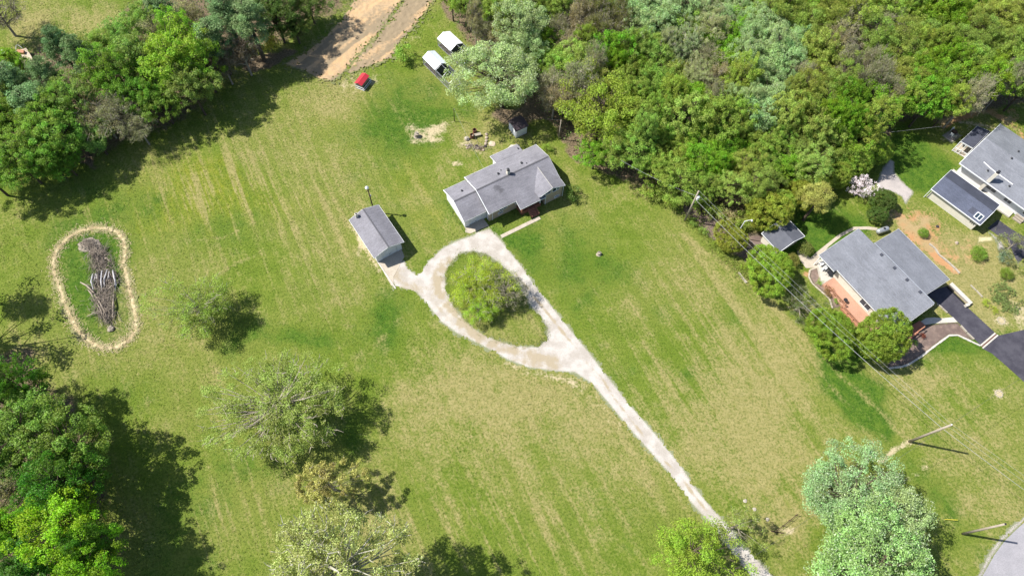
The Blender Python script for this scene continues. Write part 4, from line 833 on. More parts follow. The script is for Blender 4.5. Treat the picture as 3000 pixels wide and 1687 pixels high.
chair((*P(*MM(430, 205))[:2], 0.02), 2.4, WHITE, 'white chair left below the round table on the paver patio'); chair((*P(*MM(460, 225))[:2], 0.02), 3.0, METAL, 'grey chair right below the round table on the paver patio')
st = empty('side_steps', (*P(*MM(1230, 1230))[:2], 0), math.radians(-46.6), 'grey wooden side steps below the white wall of the far house', 'steps')
for k in range(3): MB().box((0, .3 * k, .1 + .12 * k), (1.5, .28, .2 + .24 * k)).build('step', GREYWOOD, st)
MB().box((1.4, 1.4, .5), (1.6, 1.4, 1.0)).build('landing', WHITE, st)
MB().box((1.4, 1.4, 1.08), (1.8, 1.6, .12)).build('landing_top', WHITE, st)

# --- white back shed
ws = empty('white_shed', (-.5, 76.37, 0), math.radians(32.8), 'small white shed with plum dark roof in the maple shade', 'shed')
MB().prism([(.15, .15), (2.35, .15), (2.35, 2.6), (.15, 2.6)], 0, 1.95).build('wall', WHITE, ws)
m_ = MB(); m_.slab([(-.05, -.02, 2.02), (2.55, -.02, 2.02), (2.55, 1.35, 2.45), (-.05, 1.35, 2.45)], .08); m_.slab([(-.05, 1.35, 2.45), (2.55, 1.35, 2.45), (2.55, 2.75, 2.02), (-.05, 2.75, 2.02)], .08); m_.build('roof', SHINGLE_PUR, ws)
m_ = MB(); [m_.wall([(u, .15, 1.95), (u, 2.6, 1.95), (u, 1.35, 2.33)], .06, (1, 0, 0)) for u in (.15, 2.29)]; m_.build('gable', WHITE, ws)
bl = plain('blue_grey_trim', (0.22, 0.29, 0.36), (0.18, 0.24, 0.3), 2)
for v in (.85, 1.9):
    d_ = MB().box((.12, v, 1.0), (.05, .9, 1.75)).build('door', WHITE, ws)
    f_ = MB(); [f_.box((.085, v + s * .45, 1.0), (.04, .06, 1.8)) for s in (-1, 1)]; f_.box((.085, v, 1.9), (.04, .84, .06)); f_.build('door_trim', bl, d_)

# --- kennels with tarp roofs
def kennel(o, rz, L, Lr, w, tarp, label, hollow):
    r = empty('kennel_run', (o[0], o[1], 0), math.radians(rz), label, 'kennel', 'tarp roofed wire runs')
    e, rd = 1.75, 2.45
    for i in range(int(Lr / 2.0 + .99)):
        a0, a1 = i * 2.0, min(i * 2.0 + 1.985, Lr)
        MB().slab([(a0, -.08, e), (a1, -.08, e), (a1, w / 2, rd), (a0, w / 2, rd)], .025).build('tarp', tarp, r)
        MB().slab([(a0, w / 2, rd), (a1, w / 2, rd), (a1, w + .08, e), (a0, w + .08, e)], .025).build('tarp', tarp, r)
    for u in np.arange(0, L + .01, 2.0):
        for v in (0, w): MB().beam((u, v, 0), (u, v, e - .04), .06).build('post', METAL, r)
        MB().tube([(u, 0, e - .04), (u, w / 2, rd - .05), (u, w, e - .04)], .028, 6).build('rafter', METAL, r)
    f = MB()
    for v in (0, w):
        for z in (.06, e - .06): f.beam((0, v, z), (L, v, z), .06)
    f.beam((0, w / 2, rd - .06), (L, w / 2, rd - .06), .05)
    for z in (.06, e - .06): f.beam((0, 0, z), (0, w, z), .06); f.beam((L, 0, z), (L, w, z), .06)
    f.build('rail', METAL, r)
    f = MB()
    for v in (0, w):
        for u in np.arange(.15, L, .15): f.beam((u, v, .06), (u, v, e - .08), .012)
        for z in np.arange(.2, e - .1, .2): f.beam((0, v, z), (L, v, z), .012)
    for u in (0., L):
        for v in np.arange(.15, w, .15): f.beam((u, v, .06), (u, v, e - .08), .012)
        for z in np.arange(.2, e - .1, .2): f.beam((u, 0, z), (u, w, z), .012)
    props(f.build('wire_mesh', METAL, r), kind='stuff')
    MB().prism([(.1, .1), (Lr - .1, .1), (Lr - .1, w - .1), (.1, w - .1)], -.01, .03).build('floor', DKWOOD, r)
    MB().box((Lr - .05, w / 2, .9), (.05, w - .1, 1.6)).build('divider', MESH, r)
kennel((-15.9, 97.6), -47.4, 8.0, 3.95, 2.85, TARP, 'upper wire run with clean white peaked tarp roof near the silvery maple', True)
kennel((-18.15, 92.75), -48.6, 8.0, 3.85, 2.6, TARP_G, 'lower wire run with pale blue grey peaked tarp roof near the silvery maple', True)

# --- red roofed coop
rc = empty('chicken_coop', (-29.8, 86.4, 0), math.radians(-23.6), 'little coop with bright red metal roof beside the dirt track', 'coop')
m_ = MB(); m_.slab([(-.05, -.1, 1.25), (.75, -.1, 1.6), (.75, 2.6, 1.6), (-.05, 2.6, 1.25)], .04); m_.slab([(.75, -.1, 1.6), (1.5, -.1, 1.25), (1.5, 2.6, 1.25), (.75, 2.6, 1.6)], .04); cr_ = m_.build('roof', REDMETAL, rc)
m_ = MB()
for v in np.arange(.2, 2.6, .3): m_.beam((-.05, v, 1.265), (.75, v, 1.615), .03, .03); m_.beam((.75, v, 1.615), (1.5, v, 1.265), .03, .03)
m_.build('roof_rib', REDMETAL, cr_)
MB().prism([(.1, .1), (1.3, .1), (1.3, 2.4), (.1, 2.4)], .35, 1.2).build('box', GREYWOOD, rc)
m_ = MB()
for u in (0, 1.75):
    for v in (0, 2.5): m_.beam((u, v, 0), (u, v, .6 if u > 1.5 else 1.2), .08)
for z in (.1, .6): m_.beam((0, 0, z), (1.75, 0, z), .08); m_.beam((1.75, 0, z), (1.75, 2.5, z), .08); m_.beam((0, 2.5, z), (1.75, 2.5, z), .08)
m_.build('pen_frame', WHITE, rc)

# --- stable remains at far left edge: trailer and deck
fl = empty('wooden_platform', (0, 0, 0), 0, 'pale wooden platform with a brown roofed hutch among leaves at the left edge', 'platform')
Lp = gridf(0, 80, 8.05)
MB().slab(pts(Lp, (330, 570), (620, 490), (900, 970), (700, 1040), (560, 900), z=1.0), .15).build('deck_floor', plain('pale_boards', (0.50, 0.41, 0.31), (0.42, 0.34, 0.26), 1.5), fl)
for q in pts(Lp, (340, 575), (615, 495), (890, 965), z=0): MB().beam((q[0], q[1], 0), (q[0], q[1], .9), .12).build('post', GREYWOOD, fl)
MB().prism(pts(Lp, (440, 570), (600, 580), (585, 650), (430, 640), z=1), 1.0, 1.45).build('hutch', plain('brown_tin', (0.42, 0.20, 0.11), (0.36, 0.17, 0.1), 2), fl)
m_ = MB(); q = pts(Lp, (370, 560), (380, 430), (420, 420), (520, 490), z=1.5)
for i in range(3): m_.beam(q[i], q[i + 1], .06)
m_.build('gate_frame', METAL, fl)
ho = empty('left_outbuilding', (0, 0, 0), 0, 'mauve and white roofed outbuilding cut off by the left edge', 'outbuilding')
q = pts(Lp, (-400, 560), (90, 520), (170, 940), (-350, 1020), z=2.4)
MB().slab([lerp(q[0], q[3], 0.0), lerp(q[1], q[2], 0.0), lerp(q[1], q[2], .33), lerp(q[0], q[3], .33)], .12).build('roof', WHITE, ho)
MB().slab([lerp(q[0], q[3], .335), lerp(q[1], q[2], .335), q[2], q[3]], .12).build('roof', plain('mauve_tin', (0.33, 0.25, 0.25), (0.28, 0.2, 0.21), 1.0), ho)
MB().prism([(lerp(q[0], q[2], .04)[0], lerp(q[0], q[2], .04)[1]), (q[1][0] - .4, q[1][1] - .4), (q[2][0] - .4, q[2][1] + .4), (q[3][0] + .4, q[3][1] + .4)], 0, 2.25).build('wall', WHITE, ho)

# ------------------------------------------------------------------ poles, lamps, wires
def catenary(a, b, sag, n=14): a = Vector(a); b = Vector(b); return [a.lerp(b, i / n) - Vector((0, 0, sag * 4 * (i / n) * (1 - i / n))) for i in range(n + 1)]
def wire(a, b, sag, label, mat=WIRE, r=.011):
    o = MB().tube(catenary(a, b, sag), r, 5).build('power_line', mat); return props(o, label, 'wire', 'overhead wires')
def pole(base, top, r0, r1, mat, label, name='utility_pole', cat='utility pole', h=None):
    o = empty(name, (base[0], base[1], 0), 0, label, cat)
    d = (top[0] - base[0], top[1] - base[1])
    MB().tube([(0, 0, -.2), (d[0] * .5, d[1] * .5, top[2] * .5), (d[0], d[1], top[2])], [r0, (r0 + r1) / 2, r1], 12).build('shaft', mat, o, smooth=True)
    return o, Vector((d[0], d[1], top[2]))
pa, ta = P(2664, 1293), P(2787, 1244, 9.8)
oA, TA = pole(pa, ta, .19, .13, GREYWOOD, 'grey utility pole standing between the lower lawn and the silvery trees')
MB().lathe((TA.x, TA.y, TA.z), [(.05, 0), (.09, .08), (.05, .2)], 10).build('insulator', WHITE, oA)
MB().lathe((TA.x + .2, TA.y, TA.z - .9), [(.05, 0), (.09, .08), (.05, .2)], 10).build('insulator', WHITE, oA)
MB().beam((TA.x, TA.y, TA.z - .3), (TA.x + .35, TA.y - .1, TA.z - .3), .06).build('bracket', DKMETAL, oA)
pb, tb = P(2820, 1563), P(2946, 1534, 8.8)
oB, TB = pole(pb, tb, .17, .12, GREYWOOD, 'grey utility pole beside the road in the lower right corner')
MB().lathe((TB.x, TB.y, TB.z), [(.14, 0), (.12, .05)], 10).build('pole_cap', DKMETAL, oB)
pd, td = P(2006, 647), P(2047, 560, 8.5)
oD, TD = pole(pd, td, .18, .12, GREYWOOD, 'utility pole with white transformer at the wood edge')
trn = MB().lathe((TD.x + .3, TD.y - .15, TD.z - 2.0), [(.2, 0), (.24, .06), (.24, .7), (.2, .78), (.06, .8), (.06, .95)], 14).build('transformer', WHITE, oD, smooth=False)
MB().beam((TD.x, TD.y, TD.z - 1.6), (TD.x + .3, TD.y - .15, TD.z - 1.6), .08).build('bracket', DKMETAL, oD)
pe, te = P(1637, 408), P(1644, 352, 4.9)
oE, TE = pole(pe, te, .10, .08, GREYWOOD, 'short pale pole standing at the edge of the olive tree')
pf, tf = P(1331, 355), P(1329.5, 318, 3.3)
oF, TF = pole(pf, tf, .07, .06, DKWOOD, 'short dark post below the silvery maple')
pc_ = P(1100, 637); tc_ = P(1076, 552, 7.0)
# yard light behind the garage
sh1, sh2 = P(1172, 619), P(1122, 615)
oC, TC = pole(P(1097, 622), P(1077, 553, 6.3), .11, .09, DKWOOD, 'dark yard light pole behind the detached garage', 'yard_light', 'light pole')
MB().beam((TC.x, TC.y, TC.z - .15), (TC.x - .1, TC.y + .05, TC.z + .25), .1).build('arm', METAL, oC)
MB().lathe((TC.x - .1, TC.y + .05, TC.z + .05), [(.1, 0), (.3, .08), (.28, .2), (.12, .38), (.05, .42)], 16).build('lamp_head', WHITE, oC, smooth=False)
MB().box((TC.x, TC.y + .02, TC.z - .5), (.9, .08, .08), .7).build('crossarm', DKWOOD, oC); MB().box((TC.x + .12, TC.y, TC.z - 1.9), (.22, .16, .3)).build('meter_box', METAL, oC)
# street light poking out of the trees
lb = P(2192 - 14, 634 + 21, 4.2); lt = P(2192, 634, 5.0); base = (lb[0] - .2, lb[1] - .2)
sl_ = empty('street_lamp', (lb[0], lb[1], 0), 0, 'white lamp post with short bent arm poking out of the round trees', 'street lamp')
MB().tube([(0, 0, 0), (0, 0, 4.9)], [.09, .07], 10).build('post', WHITE, sl_)
e_ = P(2203, 645, 4.9) - np.array([lb[0], lb[1], 0]); MB().tube([(0, 0, 4.85), (e_[0] * .5, e_[1] * .5, 5.0), (e_[0], e_[1], 4.9)], .05, 8).build('arm', WHITE, sl_)
MB().lathe((e_[0], e_[1], 4.72), [(.18, 0), (.2, .08), (.1, .2)], 12).build('lamp_head', WHITE, sl_)
wA = lambda dz, dx=0, dy=0: (pa[0] + TA.x + dx, pa[1] + TA.y + dy, TA.z + dz); wD = lambda dz, dx=0, dy=0: (pd[0] + TD.x + dx, pd[1] + TD.y + dy, TD.z + dz)
wire(wD(.1), wA(.15), .55, 'topmost of the three wires between the transformer pole and the lower lawn pole')
wire(wD(-1.0, .2), wA(-.9, .2), .7, 'middle wire between the transformer pole and the lower lawn pole')
wire(wD(-2.2), wA(-1.9), .9, 'thick lowest wire between the transformer pole and the lower lawn pole', WIRE, .024)
far = (96, -14)
wire(wA(.15), (far[0] + .2, far[1] + 9.5, 9.6), .6, 'top wire from the lower lawn pole towards the road')
wire(wA(-.9, .2), (far[0], far[1] + 9, 8.6), .7, 'middle wire from the lower lawn pole towards the road')
wire(wA(-1.9), (far[0], far[1] + 8, 7.6), .8, 'lowest wire from the lower lawn pole towards the road', WIRE, .022)
wire(wA(-1.6), tuple(P(2120, 1690, 5.5)), .8, 'thin service wire from the lower lawn pole down to the lower edge', DKWIRE, .014)
wire(wD(-1.3), tuple(P(1820, 470, 7.5)), .5, 'wire from the transformer pole into the wood', WIRE, .02)
wire(wA(-.9, .1), tuple(P(3050, 1070, 7.5)), .7, 'side wire from the lower lawn pole to the right edge', DKWIRE, .014)
wire((pf[0] + TF.x, pf[1] + TF.y, TF.z), (-5.0, 66.5, 3.0), .3, 'faint wire from the short dark post to the main house', WIRE, .01)
wire((pf[0] + TF.x, pf[1] + TF.y, TF.z), (pe[0] + TE.x, pe[1] + TE.y, TE.z), .4, 'wire strung between the short dark post and the short pale pole', DKWIRE, .01)
wire(tuple(P(2330, 408, 4)), tuple(P(2760, 370, 4)), .4, 'thin wire crossing the shade above the far porch', WIRE, .014)
wire(tuple(P(2775, 350, 4)), tuple(P(2990, 255, 5)), .4, 'thin wire at the upper right edge by the red soil', WIRE, .014)

# ------------------------------------------------------------------ rocks, stumps, brush pile, small things
def rock(loc, r, mat, label=None, name='rock', cat='rock', seed=0, flat_=.6, parent=None):
    rg_ = np.random.RandomState(seed + 5); m = MB(); n1_, n2_ = 6, 9; vs = []
    for i in range(n1_ + 1):
        ph = math.pi * i / n1_
        for j in range(n2_):
            th = 2 * math.pi * j / n2_; k = r * (1 + rg_.uniform(-.22, .22))
            vs.append((k * math.sin(ph) * math.cos(th), k * math.sin(ph) * math.sin(th), flat_ * k * math.cos(ph)))
    fs = [(i * n2_ + j, i * n2_ + (j + 1) % n2_, (i + 1) * n2_ + (j + 1) % n2_, (i + 1) * n2_ + j) for i in range(n1_) for j in range(n2_)]
    m.add(vs, fs); o = m.build(name, mat, parent); o.location = (loc[0], loc[1], loc[2] + r * flat_ * .55)
    if label: props(o, label, cat)
    return o
def barrel(p, label, mat=None):
    t = empty('fire_barrel', (p[0], p[1], 0), 0, label, 'barrel')
    MB().lathe((0, 0, 0), [(.36, 0), (.37, .3), (.36, .31), (.37, .6), (.36, .8), (.31, .8), (.3, .35)], 16).build('drum', mat or plain('rusty_drum', (0.20, 0.09, 0.055), (0.13, 0.06, 0.04), 4), t)
    MB().lathe((0, 0, .3), [(.3, 0), (.29, .06)], 14).build('ash', CHAR, t)
barrel(P(*WS(410, 470)), 'rusty barrel behind the white bench by the pale boulder'); barrel(P(*WS(345, 590)), 'rusty barrel left of the white bench by the pale boulder')
bn = empty('bench', (*P(*WS(450, 560))[:2], 0), .35, 'weathered pale bench beside the two rusty barrels', 'bench')
for k in (-.18, 0, .18): MB().box((0, k, .45), (1.6, .15, .05)).build('slat', PALEROCK, bn)
for s in (-.7, .7): MB().box((s, 0, .21), (.08, .4, .42)).build('leg', GREYWOOD, bn)
rock(P(*WS(225, 630)), .42, PALEROCK, 'pale boulder left of the two rusty barrels', seed=1, flat_=.8)
rock(P(*WS(810, 740)), .6, plain('tan_slab', (0.52, 0.43, 0.32)), 'flat tan stone slab above the house back jog', seed=2, flat_=.15)
for i, (X, Y, lb_) in enumerate(((690, 520, 'topmost'), (690, 600, 'second from top'), (685, 675, 'third from top'), (670, 740, 'lowest'))):
    rock(P(*WS(X, Y)), .3, ROCK, f'{lb_} of four brown stones in a column behind the main house', seed=10 + i)
lp_ = empty('rubble_pile', (*P(*WS(450, 810))[:2], 0), 0, 'heap of dark branches and stones behind the main house', 'rubble')
rr = random.Random(3)
for i in range(22):
    a = rr.uniform(0, 6.28); d = rr.uniform(0, 1.6)
    rock((d * math.cos(a) * 1.3, d * math.sin(a) * .5, 0), rr.uniform(.1, .26), rr.choice([ROCK, CHAR, STICK]), seed=40 + i, parent=lp_)
bk = MB()
for i in range(60):
    a = rr.uniform(0, 6.28); x, y = rr.gauss(0, 1.0), rr.gauss(0, .45); l = rr.uniform(.4, 1.1); bk.tube([(x, y, rr.uniform(.05, .3)), (x + l * math.cos(a), y + l * math.sin(a), rr.uniform(.05, .5))], [.03, .012], 4)
props(bk.build('twigs', STICK, lp_), kind='stuff')
# stump with dark hollow on bare soil, second stump, misc
def stump(p, r, h, label, hollow=True):
    s = empty('tree_stump', (p[0], p[1], 0), 0, label, 'stump'); rg_ = random.Random(int(p[0] * 10))
    prof = []
    m = MB(); n = 12; ring = [(1.45, 0), (1.1, h * .25), (1.0, h * .7), (.95, h)]
    vs = [(r * k * (1 + rg_.uniform(-.12, .12)) * math.cos(2 * math.pi * j / n), r * k * (1 + rg_.uniform(-.12, .12)) * math.sin(2 * math.pi * j / n), z + (rg_.uniform(-.08, .12) if z == h else 0)) for k, z in ring for j in range(n)]
    fs = [(i * n + j, i * n + (j + 1) % n, (i + 1) * n + (j + 1) % n, (i + 1) * n + j) for i in range(3) for j in range(n)] + [tuple(3 * n + j for j in range(n))]
    m.add(vs, fs); m.build('trunk', GREYWOOD, s)
    for k in range(3):
        a = rg_.uniform(0, 6.28); MB().tube([(0, 0, h * .9), (.2 * math.cos(a), .2 * math.sin(a), h + .35)], [.09, .03], 6).build('snag', PALEROCK, s)
stump(P(1000 + 570 / 2.576, 1030 / 2.576), .42, .75, 'jagged grey stump on the bare sandy patch above the house')
stump(P(*Zc(1945, 470)), .3, .45, 'small stump alone on the lawn right of the drive loop')
rock(P(*Zc(2395 - 1000, 250)), .01, ROCK) if False else None
def hydrant_ring(p, r, label):
    s = empty('stone_ring', (p[0], p[1], 0), 0, label, 'stone ring')
    for k in range(12):
        a = k * math.pi / 6; rock((r * math.cos(a), r * math.sin(a), 0), .10, PALEROCK, seed=k, parent=s, name='stone')
hydrant_ring(P(*Y4(938, 1205)), .55, 'ring of pale stones in the grass near the drain strip'); hydrant_ring(P(*Z3(2385, 75)), .5, 'ring of pale stones on the lawn near the right edge')
rock(P(*Y4(185, 100)), .28, CHAR, 'dark stone on the dry slope right of the long cream outbuilding', seed=60); rock(P(*Y4(410, 290)), .3, ROCK, 'grey boulder alone on the dry slope', seed=61)
for i, (X, Y, w_) in enumerate(((470, 882, 'upper'), (540, 945, 'middle'), (640, 1020, 'lower'))):
    rock(P(*Z3(X, Y)), .26, PALEROCK, f'{w_} pale stone on the dry ground above the sparse roadside tree', seed=70 + i, flat_=.3)
# yellow guy guards
for f, a, b, lb_ in ((gridf(1920, 480, 4.529), (115, 515), (230, 490), 'yellow guy wire guard lying low at the wood edge'), (Z3, (1975, 1020), (2075, 1025), 'yellow guy wire guard in the grass near the road pole')):
    p, q = P(*f(*a), .3), P(*f(*b), .7); o = MB().tube([p, q], .035, 8).build('guy_guard', YELLOWP); props(o, lb_, 'guy guard')
# short fence by the silvery tree
ff = empty('wire_fence', (0, 0, 0), 0, 'short low brown fence beside the silvery trees at the lower edge', 'fence')
q = pts(Z3, (690, 1115), (750, 1070), (800, 1030), (850, 990))
for p in q: MB().beam((p[0], p[1], 0), (p[0], p[1], .9), .08).build('post', DKWOOD, ff)
for z_ in (.4, .8): MB().tube([(p[0], p[1], z_) for p in q], .025, 5).build('rail', DKWOOD, ff)
props(MB().box((*P(*Z3(712, 1118))[:2], .12), (1.6, .12, .14), -.1).build('fallen_post', DKWOOD), 'dark fallen post on dry ground beside the low fence', 'post')

# brush pile in its straw ring
patch('straw_ring', lambda x, y: ldist(x, y, ring_line) - .42, bnd(ring_line), .02, STRAW, .11, 1.0, 31, lambda x, y: .9 * vnoise(x * 2, y * 2, 3), 1.7, bumpy=.12, kind='structure', label='oval ring of cut tan straw round the brush pile')
tuf = MB(); rr = random.Random(11); L_ = [Vector(p) for p in ring_line]
for i in range(5200):
    k = rr.randrange(len(L_) - 1); p = L_[k].lerp(L_[k + 1], rr.random()); a = rr.uniform(0, 6.28); x = p.x + rr.gauss(0, .5); y = p.y + rr.gauss(0, .5); l = rr.uniform(.15, .45)
    tuf.add([(x, y, .03), (x + .06 * math.sin(a), y - .06 * math.cos(a), .05), (x + l * math.cos(a), y + l * math.sin(a), rr.uniform(.05, .28))], [(0, 1, 2)])
props(tuf.build('loose_straw', STRAW), 'loose tan straw lying on the oval ring round the brush pile', 'straw', None, 'stuff')
c0 = P(*BP(610, 700))
bp = empty('brush_pile', (c0[0], c0[1], 0), 0, 'long brush pile with ash white burnt logs in the middle of the straw ring', 'brush pile')
def loc(X, Y, z=0): p = P(*BP(X, Y), z); return (p[0] - c0[0], p[1] - c0[1], z)
rr = random.Random(5)
spine = [(560, 330), (540, 400), (570, 480), (600, 560), (620, 640), (600, 740), (590, 850), (620, 950), (650, 1050)]
for i in range(14):
    X = 485 + i * 18 + rr.uniform(-14, 14); m = MB()
    a_, b_ = loc(X, 545 + rr.uniform(-30, 30), .35 + rr.uniform(0, .4)), loc(X + rr.uniform(-30, 30) + (i - 7) * 3, 700 + rr.uniform(-60, 50), .15 + rr.uniform(0, .2))
    mid_ = tuple((np.array(a_) + np.array(b_)) / 2 + np.array([rr.uniform(-.2, .2), 0, .15]))
    MB().tube([a_, mid_, b_], [.07, .13, .05], 7).build('log', ASH if i % 3 != 1 else CHAR, bp)
for a_, b_, r_ in (((365, 645), (500, 750), .14), ((440, 720), (510, 830), .12), ((430, 990), (560, 960), .09), ((500, 760), (640, 1000), .13), ((700, 760), (690, 1010), .12), ((520, 830), (600, 1010), .1), ((600, 400), (660, 430), .1), ((760, 640), (600, 760), .1)):
    p, q = loc(*a_, .2), loc(*b_, .3); m3 = tuple((np.array(p) + np.array(q)) / 2 + np.array([.1, .15, .3])); MB().tube([p, m3, q], [r_ * .6, r_, r_ * .8], 7).build('branch', STICK, bp)
st_ = MB(); dk_ = MB()
for i in range(1500):
    k = rr.random() * (len(spine) - 1); j = int(k); X = spine[j][0] + (spine[min(j + 1, len(spine) - 1)][0] - spine[j][0]) * (k - j); Y = spine[j][1] + (spine[min(j + 1, len(spine) - 1)][1] - spine[j][1]) * (k - j)
    wdt = 62 if 2 < k < 5.5 else 48
    x, y, _ = loc(X + rr.gauss(0, wdt), Y + rr.gauss(0, 30)); a = rr.gauss(-1.45, .6) + (math.pi if rr.random() < .5 else 0); l = rr.uniform(.4, 1.6); z0_, z1_ = rr.uniform(.02, .5), rr.uniform(.02, .7)
    (st_ if rr.random() < .72 else dk_).tube([(x, y, z0_), (x + l * .5 * math.cos(a) + rr.uniform(-.08, .08), y + l * .5 * math.sin(a), (z0_ + z1_) / 2 + .08), (x + l * math.cos(a), y + l * math.sin(a), z1_)], [.03, .022, .008], 3, False)
for i in range(900):
    X, Y = rr.choice([(rr.gauss(450, 45), rr.gauss(270, 30)), (rr.gauss(545, 40), rr.gauss(350, 30)), (rr.gauss(620, 75), rr.gauss(640, 55)), (rr.gauss(600, 60), rr.gauss(860, 90))])
    x, y, _ = loc(X, Y); a = rr.uniform(0, 6.28); l = rr.uniform(.3, 1.1); zz = rr.uniform(.25, .75); k_ = rr.uniform(-1, 1)
    (st_ if rr.random() < .75 else dk_).tube([(x, y, zz), (x + l * .5 * math.cos(a), y + l * .5 * math.sin(a), zz + rr.uniform(-.1, .2)), (x + l * .5 * math.cos(a) + l * .5 * math.cos(a + k_), y + l * .5 * math.sin(a) + l * .5 * math.sin(a + k_), zz - .1)], [.03, .02, .008], 3, False)
props(st_.build('twigs', STICK, bp), kind='stuff'); props(dk_.build('charred_twigs', CHAR, bp), kind='stuff')
mo = MB(); rg_ = np.random.RandomState(4)
for cx_, cy_, R_, mt in ((450, 270, 1.5, GREYWOOD), (530, 340, 1.0, GREYWOOD)):
    c = loc(cx_, cy_); vs = []; n = 22
    for i in range(7):
        for j in range(n): k = R_ * (1 - i / 6.0) * (1 + rg_.uniform(-.14, .14)); vs.append((c[0] + 1.1 * k * math.cos(2 * math.pi * j / n), c[1] + .85 * k * math.sin(2 * math.pi * j / n), .02 + .45 * math.sin(i / 6 * 1.57) + rg_.uniform(0, .06)))
    MB().add(vs, [(i * n + j, i * n + (j + 1) % n, (i + 1) * n + (j + 1) % n, (i + 1) * n + j) for i in range(6) for j in range(n)]).build('mound', mt, bp)
rock(loc(675, 1115), .5, GREYWOOD, seed=7, parent=bp, name='stump')

# ------------------------------------------------------------------ vegetation
def unit(v): return v / (np.linalg.norm(v, axis=-1, keepdims=True) + 1e-9)
class Plant:
    """shared meshes for one kind of tree; built once"""
    def __init__(s, wood, tw, crown, R, zc, H, wmat, cmat):
        s.wood, s.tw, s.crown, s.R, s.zc, s.H = wood, tw, crown, R, zc, H; wood.materials.append(wmat); crown.materials.append(cmat)
        if tw: tw.materials.append(wmat)
def leaf_mesh(name, P0, Nn, size, asp, rnd, clump, rng):
    n = len(P0); t = unit(np.cross(Nn, rng.normal(size=(n, 3)))); b = np.cross(Nn, t); s = size[:, None]
    v = np.stack([P0 + t * s, P0 + b * s * asp, P0 - t * s, P0 - b * s * asp], 1).reshape(-1, 3)
    return fast_mesh(name, v, np.arange(4 * n).reshape(-1, 4), None, {'rnd': rnd, 'clump': clump})
def make_plant(seed, R=4.0, H=10.0, z0=.28, nclump=60, nleaf=9000, size=.2, asp=.6, shell=.62, cr=(.6, 1.3), flatz=.75, wmat=None, cmat=None, twmat=None, twigs=0, trunk=.02, lean=.15, up=.25, lobes=5, limbs=True, hollow=0.0, cone=0.0, spoke=False, elong=1.0, out=.7):
    rng = np.random.RandomState(seed); zc = H * (z0 + 1) / 2; hz = H * (1 - z0) / 2
    # lobed crown outline
    la = rng.uniform(0, 2 * math.pi, lobes); lz = rng.uniform(-.3, .6, lobes); lw = rng.uniform(.15, .5, lobes)
    ld = np.stack([np.cos(la) * np.cos(lz), np.sin(la) * np.cos(lz), np.sin(lz)], 1)
    d = unit(rng.normal(size=(nclump * 3, 3))); d = d[d[:, 2] > -.62][:nclump]; nc = len(d)
    k = 0.78 + (np.maximum(0, d @ ld.T - .55) * 2.2 * lw).sum(1)
    rad = (shell + (1 - shell) * rng.uniform(0, 1, nc) ** .6); inner = rng.uniform(size=nc) < .22; rad[inner] *= rng.uniform(.3, .8, inner.sum())
    C = d * (k * rad)[:, None]; C[:, 0] *= R * elong; C[:, 1] *= R / elong ** .5; C[:, 2] *= hz
    if cone: sc = np.clip(1 - cone * (C[:, 2] / hz + .55) / 1.6, .12, 1.3); C[:, 0] *= sc; C[:, 1] *= sc
    C[:, 2] += zc
    rc = rng.uniform(cr[0], cr[1], nc) * R / 4.0
    per = rc ** 2; per = np.maximum(3, (nleaf * per / per.sum()).astype(int)); ci = np.repeat(np.arange(nc), per); n = len(ci)
    dl = unit(rng.normal(size=(n, 3))); dl[:, 2] = np.where(dl[:, 2] < -.3, -dl[:, 2], dl[:, 2]); rl = rng.uniform(.25, 1, n) ** .5
    off = dl * (rl * rc[ci])[:, None]; off[:, 2] *= flatz; an = rng.uniform(.6, 1.5, (nc, 3)); off = off * an[ci] + rng.normal(size=(n, 3)) * .06 * R / 4
    if hollow:  # keep tips of clumps ragged
        keep = rng.uniform(size=n) > hollow * (rl ** 3); off, ci, dl = off[keep], ci[keep], dl[keep]; n = len(ci)
    Pl = C[ci] + off
    Nn = unit(dl * out + rng.normal(size=(n, 3)) * .75 + np.array([-.05, 0, up]))
    rnd = rng.uniform(0, 1, n); cl = rng.uniform(0, 1, nc)[ci]
    crown = leaf_mesh('crown', Pl, Nn, rng.uniform(.6, 1.25, n) * size, asp, rnd, cl, rng)
    # wood
    m = MB(); th = H * (z0 + .35); bend = rng.uniform(-lean, lean, 2) * R * .4; tr = trunk * H
    pth = [(0, 0, -.1), (bend[0] * .3, bend[1] * .3, th * .35), (bend[0], bend[1], th)]
    top = (bend[0] * 1.2, bend[1] * 1.2, H * .93 if (cone or spoke) else min(H * .85, th + hz * .6)); pth.append(top)
    m.tube(pth, [tr * 1.25, tr, tr * .65, tr * .12], 8)
    if limbs:
        order = rng.permutation(nc)[:max(14, nc // 2)]
        for i in order:
            c = C[i]; zst = min(max(H * z0 * .6, c[2] - (.55 if not cone else .1) * np.hypot(c[0], c[1]) - .3), th * 1.3 if not cone else H * .9)
            f = min(1.0, zst / th); s = np.array([bend[0] * f, bend[1] * f, zst]); mid = s * .45 + c * .55 + np.array([rng.uniform(-.3, .3), rng.uniform(-.3, .3), rng.uniform(-.1, .35)])
            lr = tr * rng.uniform(.22, .42); m.tube([s, mid, c], [lr, lr * .6, lr * .16], 5, False)
    tw = MB()
    if twigs:
        ti = rng.randint(0, nc, twigs)
        for i in ti:
            c = C[i]; o = unit((c - np.array([0, 0, zc * .7]))[None])[0]; dd = unit((o + rng.normal(size=3) * .75)[None])[0]; l = rc[i] * rng.uniform(.7, 1.7); s = c + rng.normal(size=3) * rc[i] * .3
            e = s + dd * l; md = (s + e) / 2 + rng.normal(size=3) * l * .12; tw.tube([s, md, e], [.035, .022, .007], 3, False)
    return Plant(m.mesh('trunk'), tw.mesh('twigs') if twigs else None, crown, R, zc, H, wmat or BARK, cmat or LEAF)

